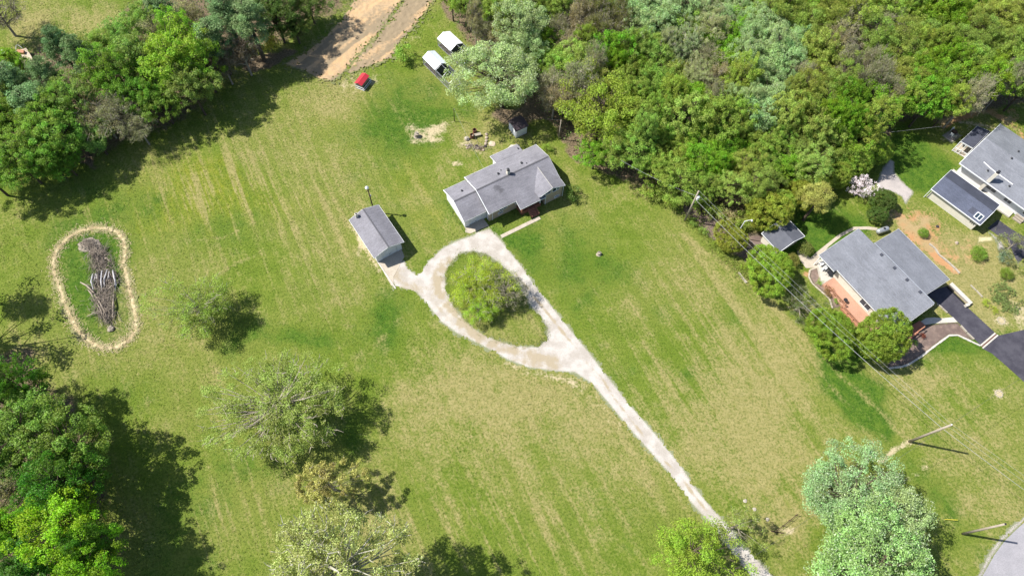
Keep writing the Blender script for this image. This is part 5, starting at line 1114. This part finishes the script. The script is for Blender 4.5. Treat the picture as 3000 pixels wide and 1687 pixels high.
PR = {}
PR['M'] = [make_plant(s, nleaf=26000, size=.105, nclump=210, cr=(.25, .8), lobes=7, hollow=.45, up=.6, out=.4, shell=.5, twigs=60) for s in (1, 2, 3, 4, 5, 6)]
PR['S'] = [make_plant(s, nleaf=24000, size=.11, asp=.42, nclump=170, up=.5, out=.4, cmat=LEAF_SILVER, hollow=.35, cr=(.3, .85)) for s in (11, 12, 15)]
PR['S2'] = [make_plant(13, nleaf=48000, size=.092, asp=.45, nclump=260, cmat=LEAF_SILVER, hollow=.35, cr=(.35, .8), shell=.7), make_plant(14, nleaf=48000, size=.092, asp=.45, nclump=260, cmat=LEAF_SILVER, hollow=.35, cr=(.35, .85), shell=.65)]
PR['P'] = [make_plant(s, R=3.2, H=14, z0=.3, nleaf=24000, size=.15, asp=.25, nclump=95, cr=(.6, 1.3), flatz=.45, cone=.55, cmat=NEEDLE, wmat=BARK, hollow=.5, out=.3) for s in (21, 22)]
PR['B'] = [make_plant(s, nleaf=11000, size=.08, nclump=110, twigs=620, cr=(.4, 1.0), wmat=BARK_GREY, hollow=.2, shell=.45) for s in (31, 32, 33)]
PR['O'] = [make_plant(s, nleaf=26000, size=.09, asp=.5, nclump=130, cr=(.35, .95), flatz=.55, twigs=60, hollow=.5) for s in (41, 42)]
PR['D'] = [make_plant(s, H=6.5, z0=.0, nleaf=46000, size=.075, asp=.65, nclump=460, cr=(.24, .42), shell=.93, lobes=2, flatz=.9, limbs=False, up=.35) for s in (51, 52)]
PR['W'] = [make_plant(61, nleaf=42000, size=.055, asp=.8, nclump=300, cr=(.22, .5), twigs=900, wmat=BARK_PALE, shell=.5, hollow=.5, trunk=.02, lobes=7, z0=.3), make_plant(62, nleaf=60000, size=.052, asp=.7, nclump=340, cr=(.25, .6), twigs=450, wmat=BARK_GREY, shell=.45, hollow=.5, lobes=6)]
PR['F'] = [make_plant(71, nleaf=30000, size=.065, asp=.6, nclump=150, cr=(.4, .9), twigs=260, wmat=BARK_GREY, shell=.4, hollow=.35, H=7, z0=.12, lobes=4)]
PR['C'] = [make_plant(81, R=4, H=9, z0=.05, nleaf=15000, size=.17, asp=.25, nclump=95, cr=(.35, .7), shell=.82, cone=.35, cmat=NEEDLE, wmat=BARK_GREY, trunk=.02, hollow=.3, twigs=200, spoke=True)]
PR['R'] = [make_plant(s, R=1.2, H=1.9, z0=.0, nleaf=3800, size=.055, asp=.7, nclump=130, cr=(.9, 1.3), shell=.93, lobes=1, limbs=False, up=.3, flatz=1) for s in (91,)]
PR['K'] = [make_plant(95, R=1.2, H=1.6, z0=.0, nleaf=1600, size=.08, nclump=30, cr=(1.0, 1.9), shell=.5, lobes=3, limbs=True, hollow=.4)]
PR['BL'] = [make_plant(97, R=3, H=5, z0=.15, cmat=BLOSSOM, nleaf=7000, size=.055, asp=.9, nclump=170, cr=(.3, .7), shell=.5, hollow=.7, twigs=60)]
PR['SC'] = [make_plant(99, R=4, H=10, z0=.2, nleaf=5500, size=.12, nclump=60, cr=(.4, .9), shell=.4, hollow=.5, twigs=160, wmat=BARK_GREY)]
COLR = {'M': (.290, .400, .066), 'M2': (.330, .430, .095), 'L': (.350, .440, .055), 'O': (.300, .385, .075), 'S': (.310, .440, .165), 'P': (.165, .260, .090), 'B': (.370, .350, .185), 'W': (.47, .53, .24),
        'F': (.340, .420, .110), 'C': (.300, .275, .070), 'D': (.230, .350, .035), 'DO': (.300, .355, .045), 'R': (.190, .290, .035), 'BL': (.80, .78, .80), 'DK': (.110, .185, .035), 'RD': (.22, .07, .045), 'G': (.50, .42, .07), 'BG': (.22, .33, .21)}
TREE_RNG = random.Random(77)
def plant(kind, col, cx, cy, rpx, h, label, name='broadleaf_tree', cat='tree', group=None, var=None, jit=.12, zs=None):
    pl = PR[kind][var % len(PR[kind]) if var is not None else TREE_RNG.randrange(len(PR[kind]))]
    sz = h / pl.H; zc = pl.zc * sz; w = V(cx, cy, zc); R = rpx * mpp(cx, cy, zc); sx = R / pl.R
    root = empty(name, (w[0], w[1], 0), TREE_RNG.uniform(0, 6.28), label, cat, group)
    base = COLR[col] if isinstance(col, str) else col; f = 1 + TREE_RNG.uniform(-jit, jit)
    for nm, me in (('trunk', pl.wood), ('twigs', pl.tw), ('crown', pl.crown)):
        if me is None: continue
        o = bpy.data.objects.new(nm, me); COL.objects.link(o); o.parent = root; o.scale = (sx, sx, sz)
        if nm == 'twigs': o['kind'] = 'stuff'
        if nm == 'crown': o.color = (base[0] * f * (1 + TREE_RNG.uniform(-jit, jit)), base[1] * f, base[2] * f, 1)
    return root

# standing alone on the lawns
plant('F', (.29, .42, .075), 505, 770, 92, 7.0, 'fluffy young tree alone on the lawn right of the brush pile', 'young_tree')
plant('W', (.28, .36, .075), 700, 1026, 140, 9.5, 'wide sparse sycamore with pale twigs above the golden cedar', 'sycamore_tree', var=1)
plant('C', (.31, .29, .075), 822, 1214, 72, 9.5, 'golden brown cedar with bare spokes between the two pale sycamores', 'cedar_tree')
plant('W', (.43, .52, .19), 838, 1432, 182, 23, 'huge pale blossoming sycamore with white limbs at the lower edge', 'sycamore_tree', var=0)
plant('F', (.34, .48, .04), 1195, 712, 74, 4.6, 'lime green shrubby tree on the upper half of the drive island', 'island_tree')
plant('F', (.36, .48, .04), 1212, 776, 50, 3.6, 'lime green low thicket on the lower half of the drive island', 'island_thicket')
plant('B', (0.155, 0.155, 0.070), 1270, 735, 52, 4.2, 'grey brown leafless shrub on the right side of the drive island', 'bare_shrub')
plant('O', (.25, .39, .04), 1742, 1388, 98, 9, 'lime yellow tree left of the drive at the lower edge', 'lime_tree')
plant('SC', (.28, .36, .09), 1862, 1318, 48, 7, 'sparse thin tree leaning over the lower drive', 'thin_tree')
plant('S2', (.28, .40, .165), 2125, 1250, 106, 12, 'silvery green maple, upper left of the three beside the lower lawn pole', 'silver_maple', group='silvery trees at the lower right', var=0)
plant('S2', (.27, .39, .15), 2215, 1300, 94, 12, 'silvery green maple on the right of the lower group', 'silver_maple', group='silvery trees at the lower right', var=1)
plant('S2', (.24, .37, .11), 2190, 1430, 142, 14, 'largest silvery maple cut by the lower edge', 'silver_maple', group='silvery trees at the lower right', var=1)
plant('S2', (.27, .40, .145), 1264, 188, 99, 12.5, 'round silvery maple shading the two wire runs', 'silver_maple', var=0)
plant('S', 'S', 1310, 70, 68, 13, 'slim silvery poplar behind the round silvery maple', 'poplar_tree')
plant('S', 'S', 1330, 130, 45, 10, 'pale poplar squeezed between the silvery maple and the brown trees', 'poplar_tree')
plant('O', (.27, .37, .04), 1510, 278, 104, 12, 'feathery olive tree above the short pale pole', 'locust_tree', var=0)
plant('K', 'M', 1014, 138, 26, 3.2, 'small bright pine sapling beside the bare soil strip', 'sapling')
plant('K', 'M', 1375, 372, 14, 1.5, 'low bush behind the right end of the main house', 'bush', 'bush')
plant('K', 'DK', 1440, 490, 22, 2.2, 'dark bush at the right end of the main house', 'bush', 'bush')
# neighbour garden trees
plant('D', 'D', 1940, 678, 66, 6.2, 'dense round green maple right of the bark strip under the wires', 'maple_tree')
plant('D', 'DO', 1838, 602, 42, 4.6, 'round olive tree left of the dark slate shed', 'maple_tree')
plant('D', 'DO', 1925, 528, 56, 7.0, 'tall dense olive tree behind the dark slate shed', 'maple_tree')
plant('D', 'DO', 2010, 488, 40, 6.2, 'dense olive tree between the shed and the golden conifer', 'maple_tree')
plant('D', 'D', 2092, 833, 64, 6.5, 'bright round maple left of the olive maple by the deck', 'maple_tree')
plant('D', (.25, .345, .04), 2212, 850, 70, 8.5, 'big olive maple covering the lower roof corner', 'maple_tree')
plant('SC', (0.116, 0.163, 0.046), 2015, 765, 46, 4.2, 'thin dull green tree between the two bright maples', 'thin_tree')
plant('P', (.30, .34, .07), 2060, 500, 42, 9.5, 'golden drooping conifer beside the small upper lawn', 'conifer_tree')
plant('BL', 'BL', 2168, 470, 34, 4.4, 'white blossoming tree beside the stone path', 'blossom_tree')
plant('D', 'DK', 2225, 505, 34, 4.0, 'dark evergreen below the white blossom tree', 'evergreen_shrub'); plant('D', 'DK', 2212, 540, 26, 3.0, 'dark evergreen shrub nearest the propane tank', 'evergreen_shrub')
plant('R', 'R', 2192, 520, 13, 1.6, 'small round shrub left of the dark evergreens', 'round_shrub', 'shrub')
plant('R', (0.202, 0.209, 0.046), 2026, 626, 20, 1.9, 'clipped reddish green ball shrub beside the curved path', 'round_shrub', 'shrub')
plant('R', (0.202, 0.209, 0.046), 1993, 655, 19, 1.9, 'clipped reddish green ball shrub half behind the round maple', 'round_shrub', 'shrub')
plant('R', 'R', 2323, 586, 14, 1.3, 'small round shrub on the red soil nearest the carport', 'round_shrub', 'shrub')
plant('R', 'R', 2462, 637, 21, 1.6, 'round green shrub below the tan sand pad', 'round_shrub', 'shrub'); plant('R', 'R', 2532, 688, 17, 1.5, 'round green shrub nearest the right edge', 'round_shrub', 'shrub')
plant('K', 'BG', 2525, 648, 17, 1.2, 'blue green spiky bush beside the grey feathery tree', 'bush', 'bush')
plant('SC', (0.186, 0.232, 0.093), 2552, 612, 36, 5, 'grey green feathery tree at the right edge over the dark drive', 'feathery_tree')
plant('K', 'L', 2481, 763, 11, .7, 'bright green clump left on the slope above the drain strip', 'bush', 'bush'); plant('K', 'L', 2502, 778, 10, .6, 'bright green clump right on the slope above the drain strip', 'bush', 'bush')
plant('K', (0.248, 0.171, 0.078), 2085, 735, 14, 1.0, 'brownish shrub in the narrow bed beside the deck', 'bush', 'bush'); plant('K', 'M', 2105, 757, 9, .7, 'small green plant at the lower tip of the narrow bed', 'bush', 'bush')
plant('K', 'M', 2066, 708, 10, .6, 'small green plant in the upper narrow bed', 'bush', 'bush')
plant('K', 'RD', 2321, 843, 7, .8, 'red leaved shrub in the dark mulch bed', 'bush', 'bush'); plant('K', 'M', 2300, 860, 8, .6, 'small green plant in the mulch below the front deck', 'bush', 'bush')
plant('R', 'R', 2308, 765, 9, .8, 'small shrub beside the walk below the roof corner', 'round_shrub', 'shrub')
plant('K', 'O', 1745, 560, 12, 1.0, 'yellow green bush at the foot of the transformer pole', 'bush', 'bush'); plant('K', 'O', 1768, 580, 12, 1.0, 'yellow green bush right of the transformer pole foot', 'bush', 'bush')
plant('K', 'L', 1800, 612, 9, .8, 'lime bush on the field edge left of the round olive tree', 'bush', 'bush'); plant('K', 'L', 1872, 668, 10, .7, 'lime bush on the field edge left of the dense maple', 'bush', 'bush')
plant('K', (.15, .21, .06), 2533, 755, 40, .5, 'low weedy patch on the slope near the right edge', 'bush', 'bush')
for x_, y_, r_, lb_ in ((1965, 512, 38, 'dense olive crown in the hedge row between the shed tree and the wood'), (2052, 462, 36, 'dense olive crown in the hedge row above the golden conifer'), (2105, 440, 38, 'dense olive crown in the hedge row left of the blossom tree'),
                        (2158, 408, 38, 'dense olive crown in the hedge row above the blossom tree'), (2208, 382, 36, 'dense olive crown at the upper end of the hedge row')):
    plant('D', (.29, .40, .055), x_, y_, r_ * 1.12, 5.5, lb_, 'hedge_tree', 'tree', 'dense hedge row by the stone path')
for x_, y_, c_, lb_ in ((1765, 520, 'M', 'leafy shrub right of the transformer pole top'), (1800, 535, 'M2', 'fresh green shrub above the bark strip'), (1830, 548, 'B', 'brown twiggy shrub above the bark strip'), (1862, 560, 'M', 'leafy shrub between the bark strip and the tall olive tree'), (1700, 505, 'M', 'leafy shrub left of the transformer pole'), (1672, 492, 'M2', 'fresh green shrub at the field corner of the wood'), (1640, 480, 'M', 'leafy shrub on the field edge of the wood')):
    plant('K', c_, x_, y_, 26, 3.0, lb_, 'shrub', 'shrub')
# lower left edge trees
for a in (('M', (.18, .28, .045), 60, 1085, 100, 13.5, 'dark green tree cut by the left edge, topmost of the lower left trees'), ('M', (.18, .28, .045), 165, 1130, 95, 13.5, 'dark green tree with the longest shadow in the lower left group'),
          ('M', (0.093, 0.217, 0.019), 40, 970, 62, 13, 'small green tree highest on the left edge above the dark trees'), ('B', 'B', 20, 1230, 66, 12, 'brown bare tree on the left edge between green crowns'),
          ('M', (0.093, 0.217, 0.019), 165, 1215, 80, 13.5, 'mid green tree between the dark tree and the lime tree'), ('M', (0.264, 0.465, 0.019), 150, 1320, 100, 13.5, 'bright lime tree with clumped leaves at lower left'),
          ('M', (0.232, 0.419, 0.019), 215, 1440, 80, 13, 'lime tree on the bottom edge right of the bright one'), ('M', (0.093, 0.217, 0.022), 70, 1430, 90, 12, 'green tree in the bottom left corner'),
          ('M', (0.186, 0.357, 0.025), 20, 1330, 60, 12, 'yellow green tree on the left edge beside the lime tree'), ('M', (0.109, 0.232, 0.022), 220, 1370, 60, 13, 'green tree right of the lime tree'),
          ('M', (0.078, 0.186, 0.016), -60, 1180, 100, 13.5, 'tree mostly cut off by the left edge'), ('SC', 'M', -165, 800, 125, 13.5, 'sparse tree left of the frame casting lacy shade'), ('P', 'P', -150, 690, 50, 13, 'conifer left of the frame beside the sparse tree'), ('M', (0.078, 0.186, 0.016), -70, 975, 80, 13, 'big tree left of the frame casting dark shade')):
    plant(a[0], a[1], a[2], a[3], a[4], a[5], a[6])
# upper left band
UL = [('P', 30, 205, 48, 14, 'blue green pine nearest the left outbuilding'), ('P', 75, 262, 56, 14, 'wide blue green pine below the wooden platform'), ('P', 148, 118, 42, 16, 'tall blue green pine alone at the top of the left band'), ('P', 205, 142, 46, 17, 'leaning blue green pine with a bare dark trunk'),
      ('P', 118, 190, 40, 15, 'blue green pine between the platform and the leaning pine'), ('M', 95, 330, 62, 13, 'green tree below the wide blue pine'), ('M', 185, 245, 56, 13, 'green tree beside the leaning pine'), ('M', 165, 325, 58, 12, 'green tree in the middle of the left band'),
      ('M', 40, 398, 60, 12, 'green tree above the left meadow shade'), ('M', 115, 395, 52, 10, 'low green tree at the lower edge of the left band'), ('B', 250, 292, 54, 10, 'brown twiggy tree in the left band'), ('B', 305, 275, 58, 11, 'tan twiggy tree over the dark shade'),
      ('M', 275, 190, 58, 15, 'green tree with dark forked limbs in the left band'), ('M', 335, 150, 60, 15, 'light green tree with thin grey limbs'), ('M', 345, 235, 50, 12, 'green tree below the forked limbs'), ('M', 430, 150, 78, 16, 'large bright green tree in the left band'),
      ('M', 475, 215, 54, 13, 'green tree casting the lacy shadow on the lawn'), ('B', 395, 90, 50, 13, 'brownish thin tree left of the upper conifers'), ('P', 405, 30, 46, 14, 'dark conifer on the top edge left of the tall ones'), ('B', 480, 50, 48, 14, 'bare brown tree on the top edge'),
      ('P', 535, 95, 54, 15, 'tall dark conifer left of the golden bush'), ('P', 565, 30, 52, 16, 'tall dark conifer on the top edge'), ('P', 625, 55, 56, 16, 'large dark conifer over the shaded corner'), ('B', 605, 125, 50, 11, 'dark brown tree under the conifers'),
      ('M', 690, 35, 56, 12, 'shaded dark green tree on the top edge'), ('M', 738, 62, 40, 8, 'dark tree beside the dirt track'), ('M', 775, 5, 44, 9, 'dark tree on the top edge left of the dirt track'), 
      ('P', 660, -30, 60, 15, 'conifer just above the frame over the golden bush'), ('M', 500, 150, 52, 14, 'green tree between the bright tree and the conifers'), ('B', 560, 160, 42, 9, 'dark brown undergrowth tree under the conifers'), ('M', 262, 118, 44, 12, 'light green tree on the upper edge of the left band'), ('M', 310, 92, 40, 12, 'thin crowned green tree on the upper edge of the left band'), ('M', 362, 62, 40, 13, 'green tree between the upper lawn and the first dark conifer'), ('M', 448, 90, 46, 14, 'green tree between the bright green tree and the top edge'), ('M', 10, 240, 48, 12, 'green tree at the left edge beside the first pine'), ('M', 130, 270, 48, 13, 'green tree between the wide pine and the leaning pine'), ('M', 15, 300, 56, 12, 'green tree at the left edge below the pines'),
      ('M', 235, 345, 46, 8, 'low green tree above the long shade'), ('B', 345, 320, 40, 8, 'low tan thicket at the edge of the long shade'), ('M', 400, 255, 46, 10, 'green tree above the lacy shadow'), ('M', 20, 145, 26, 7, 'bright green small tree on the wooden platform'), ('M', 55, 165, 22, 5, 'bright green shrub over the wooden platform edge'),
      ('B', -10, 30, 60, 10, 'dark brown bush in the top left corner'), ('M', -40, 350, 60, 13, 'green tree left of the frame below the pines'), ('M', -50, 430, 60, 12, 'green tree left of the frame above the meadow'), ('M', 160, 405, 38, 7, 'low shaded bush at the band edge')]
rr = random.Random(9)
for k_, x, y, r, h, lb_ in UL:
    c_ = COLR[k_]
    if k_ == 'M': c_ = {0: (.18, .31, .035), 1: (.22, .35, .05), 2: (.26, .38, .09)}[rr.randrange(3)] # (0.116, 0.232, 0.025), 1: (0.155, 0.295, 0.034), 2: (0.186, 0.310, 0.054)}[rr.randrange(3)]
    if x > 520 and k_ == 'M': c_ = (.10, .17, .03) # (0.078, 0.147, 0.022)
    if 'bright' in lb_: c_ = (.26, .42, .04) # (0.186, 0.349, 0.028)
    if 'dark brown' in lb_: c_ = (.16, .13, .08) # (0.132, 0.109, 0.062)
    nm = {'P': 'pine_tree', 'B': 'twiggy_tree', 'M': 'broadleaf_tree'}[k_]
    plant(k_, c_, x, y, r, h * .88, lb_, nm)
plant('K', 'G', 677, 108, 26, 3.5, 'golden yellow bush under the dark conifers', 'bush', 'bush')

# right-hand wood in jittered rows; every tree its own thing
pal = [('S', 1905, 105, 62), ('S', 1935, 175, 60), ('S', 1895, 245, 52), ('S', 1930, 300, 40), ('S', 2000, 110, 50), ('S', 1850, 30, 45), ('W', 1765, 60, 50), ('W', 1700, 135, 45), ('W', 1730, 190, 30), ('S', 1640, 45, 50), ('S', 1700, 30, 40),
       ('B', 1420, 110, 60), ('B', 1440, 200, 60), ('B', 1480, 50, 60), ('B', 1380, 230, 35), ('BO', 1530, 60, 55), ('L', 1525, 120, 40), ('B', 2150, 110, 75), ('B', 2190, 60, 50), ('B', 2180, 180, 60), ('B', 1780, 240, 45), ('B', 2250, 240, 30),
       ('O', 2090, 230, 60), ('O', 2230, 140, 55), ('O', 2060, 60, 50), ('L', 1790, 410, 50), ('O', 1900, 450, 50), ('B', 1850, 500, 35), ('L', 2150, 260, 50), ('L', 2100, 300, 45), ('O', 2010, 360, 40), ('L', 2400, 30, 70), ('L', 2350, 230, 50), ('O', 2480, 80, 80), ('L', 2480, 190, 50),
       ('M', 1650, 400, 70), ('L', 1810, 100, 45), ('M', 1640, 250, 60), ('B', 1200, 30, 40), ('O', 1160, 20, 30)]
rowi = 0; rr = random.Random(21); wp = np.array(wood_poly)
rows = []
y = -62
while y < 560:
    x = 1110 + rr.uniform(0, 30); row = []
    while x < 2640:
        jx, jy = x + rr.uniform(-10, 10), y + rr.uniform(-13, 13); g = V(jx, jy + 14)
        if float(sdist(np.array([g[0]]), np.array([g[1]]), wood_poly)[0]) < -1.2 and math.hypot(jx - 1510, jy - 285) > 78 and math.hypot(jx - 1240, jy - 190) > 100 and math.hypot(jx - 1310, jy - 70) > 40 and min(math.hypot(jx - a_, jy - b_) - c_ for a_, b_, c_ in ((1838, 602, 45), (1925, 528, 46), (2010, 488, 40), (2060, 500, 45), (2168, 470, 46), (1745, 535, 34), (2052, 462, 30), (2105, 440, 30), (2158, 408, 30), (2208, 382, 30))) > 0: row.append((jx, jy))
        x += rr.uniform(44, 60)
    if row: rows.append(row)
    y += 44
ORD = ['first', 'second', 'third', 'fourth', 'fifth', 'sixth', 'seventh', 'eighth', 'ninth', 'tenth', 'eleventh', 'twelfth', 'thirteenth', 'fourteenth', 'fifteenth', 'sixteenth', 'seventeenth', 'eighteenth', 'nineteenth', 'twentieth'] + [f'{i}th' for i in range(21, 50)]
for ri, row in enumerate(rows):
    for ci, (x, y) in enumerate(sorted(row)):
        best = None
        for k_, px_, py_, pr_ in pal:
            d = math.hypot(x - px_, y - py_) / (pr_ * (.72 if k_ == 'B' else 1))
            if d < 1 and (best is None or d < best[1]): best = (k_, d)
        t = best[0] if best else rr.choice(['M', 'M', 'M', 'M2', 'L', 'M', 'O', 'M2', 'M2', 'L', 'M', 'B'])
        kind = {'L': 'M', 'M2': 'M', 'BO': 'B'}.get(t, t); edge = y > 330 or (x < 1450 and y > 60)
        cname = {'L': 'lime green leafy', 'M': 'mid green leafy', 'M2': 'fresh green leafy', 'O': 'olive feathery', 'S': 'silvery green', 'B': 'brown twiggy', 'BO': 'olive brown twiggy', 'W': 'pale white limbed'}[t]
        col = {'L': (0.209, 0.364, 0.025), 'BO': (0.232, 0.240, 0.070)}.get(t, COLR.get(t, COLR['M']))
        if t == 'W': col = (0.419, 0.465, 0.232)
        h = rr.uniform(9.5, 13.5) if not edge else rr.uniform(6.5, 9.5)
        if t == 'W': kind = 'W'
        nm = {'S': 'poplar_tree', 'B': 'twiggy_tree', 'W': 'white_limbed_tree', 'O': 'locust_tree'}.get(kind, 'broadleaf_tree')
        plant(kind, col, x, y, rr.uniform(27, 54) * (1.1 if t in 'SL' else 1), h, f'{cname} tree, {ORD[ci]} from the left in row {ORD[ri]} of the right wood', nm, 'tree', 'trees of the right wood', jit=.13)

# understorey of shrubs and saplings: nobody could count it
def understorey(name, poly, n, label, hmax, seed, col, nleaf=8):
    rng = np.random.RandomState(seed); a = np.array(poly); lo = a.min(0); hi = a.max(0)
    x = rng.uniform(lo[0], hi[0], n * 3); y = rng.uniform(lo[1], hi[1], n * 3); k = sdist(x, y, poly) < .6; x, y = x[k][:n], y[k][:n]; n = len(x)
    z = rng.uniform(.2, 1, n) * hmax * (0.4 + fbm(x * .3, y * .3, seed)); c = np.stack([x, y, z], 1); ci = np.repeat(np.arange(n), nleaf)
    Pn = c[ci] + rng.normal(size=(n * nleaf, 3)) * np.array([.38, .38, .25]); Pn[:, 2] = np.maximum(Pn[:, 2], .05)
    Nn = unit(rng.normal(size=(len(Pn), 3)) + np.array([0, 0, .6])); me = leaf_mesh(name, Pn, Nn, rng.uniform(.08, .22, len(Pn)), .6, rng.uniform(0, 1, len(Pn)), rng.uniform(0, 1, n)[ci], rng)
    o = obj(name, me, LEAF, label=label, cat='undergrowth', kind='stuff'); o.color = (*col, 1)
understorey('underbrush', [p for p in wood_poly], 7000, 'tangled green undergrowth beneath the trees of the right wood', 2.6, 5, (0.132, 0.194, 0.046))
understorey('left_underbrush', [p for p in left_wood], 2200, 'undergrowth beneath the trees of the upper left band', 1.8, 6, (0.093, 0.155, 0.031))
understorey('corner_underbrush', [p for p in left_low], 1200, 'undergrowth beneath the lower left trees', 2.0, 7, (0.093, 0.171, 0.025))
# weeds spilling along the field edge below the wood
edge_line = pts(Zr, (0, 200), (100, 240), (230, 400), (330, 520), (430, 600), (560, 720))
def weeds(name, line, w, n, label, col, seed, hmax=.5, size=.09):
    rng = np.random.RandomState(seed); L = np.array(line); seg = rng.randint(0, len(L) - 1, n); t = rng.uniform(size=n)[:, None]; p = L[seg] * (1 - t) + L[seg + 1] * t; p[:, :2] += rng.normal(size=(n, 2)) * w; p[:, 2] = rng.uniform(.03, hmax, n)
    ci = np.repeat(np.arange(n), 6); Pn = p[ci] + rng.normal(size=(n * 6, 3)) * np.array([.14, .14, .06]); Pn[:, 2] = np.maximum(Pn[:, 2], .03)
    Nn = unit(rng.normal(size=(len(Pn), 3)) + np.array([0, 0, .7])); me = leaf_mesh(name, Pn, Nn, rng.uniform(.4, 1.2, len(Pn)) * size, .5, rng.uniform(size=len(Pn)), rng.uniform(0, 1, n)[ci], rng)
    o = obj(name, me, LEAF, label=label, cat='weeds', kind='stuff'); o.color = (*col, 1)
weeds('field_edge_weeds', edge_line, .7, 900, 'weeds along the field edge left of the round trees', (0.217, 0.279, 0.046), 3, .6)
weeds('drive_weeds', island + [island[0]], .35, 900, 'weeds growing round the edge of the drive island', (0.217, 0.248, 0.062), 4, .2, .06)
weeds('house_weeds', [lw(H0, HR, -4.1, 7.8), lw(H0, HR, -4.0, .6)], .15, 120, 'weeds along the left wall of the attached garage', (0.171, 0.264, 0.046), 6, .3, .08)

def tufts(n, seed):
    rng = np.random.RandomState(seed); x0, y0, c, nx, oy, ox, w, A = LAWN
    px, py = rng.uniform(20, 2980, n), rng.uniform(10, 1680, n)     # spread over the surveyed ground
    g = np.array([(P(a, b)[0], P(a, b)[1]) for a, b in ((-60, -60), (3060, -60), (3060, 1750), (-60, 1750))])
    x = rng.uniform(g[:, 0].min(), g[:, 0].max(), n * 2); y = rng.uniform(g[:, 1].min(), g[:, 1].max(), n * 2)
    keep = sdist(x, y, g) < 0
    for poly in (drive_outer, dirt_poly, mud_poly, road, ax_, bed, bed2, bed3, npath, ds): keep &= ~(sdist(x, y, poly) < .1) | ((sdist(x, y, island) < -.2) if poly is drive_outer else False)
    for poly in (pts(Z5, (1345, 940), (1575, 740), (1966, 650), (2900, 450), (2900, 2000), (2500, 1900), (1966, 1440), (1700, 1200), (1480, 1010)), wood_poly): keep &= sdist(x, y, poly) > .1
    for O_, R_, us, vs in ((H0, HR, (0, 8.5), (-3.6, -2.5)), (H0, HR, (-4, 0), (-.4, 1.6)), (G0, GR, (-.3, 5), (-5, .8))):
        u = (x - O_[0]) * math.cos(R_) + (y - O_[1]) * math.sin(R_); v = -(x - O_[0]) * math.sin(R_) + (y - O_[1]) * math.cos(R_); keep &= ~((u > us[0]) & (u < us[1]) & (v > vs[0]) & (v < vs[1]))
    x, y = x[keep], y[keep]; n = len(x); a = rng.uniform(0, 6.28, n); wd = rng.uniform(.05, .13, n); h = rng.uniform(.02, .085, n) * (.5 + fbm(x * .25, y * .25, 5)); t = rng.uniform(0, 6.28, n)
    v0 = np.stack([x + wd * np.cos(a), y + wd * np.sin(a), 0 * x + .001], 1); v1 = np.stack([x - wd * np.cos(a), y - wd * np.sin(a), 0 * x + .001], 1); v2 = np.stack([x + h * .9 * np.cos(t), y + h * .9 * np.sin(t), h], 1)
    V3 = np.stack([v0, v1, v2], 1).reshape(-1, 3); ii = (np.clip(((y - y0) / c).round().astype(int), 0, 305) + oy - 1) * w + np.clip(((x - x0) / c).round().astype(int), 0, nx - 1) + ox
    at = {k: np.repeat(A[k][ii], 3) for k in A}
    me = fast_mesh('grass_tufts', V3, np.arange(3 * n).reshape(-1, 3), at)
    obj('grass_tufts', me, GRASS, label='short grass tufts all over the mown lawns and meadow', cat='grass', kind='stuff')
tufts(170000, 2)
print('objects', len(bpy.data.objects))
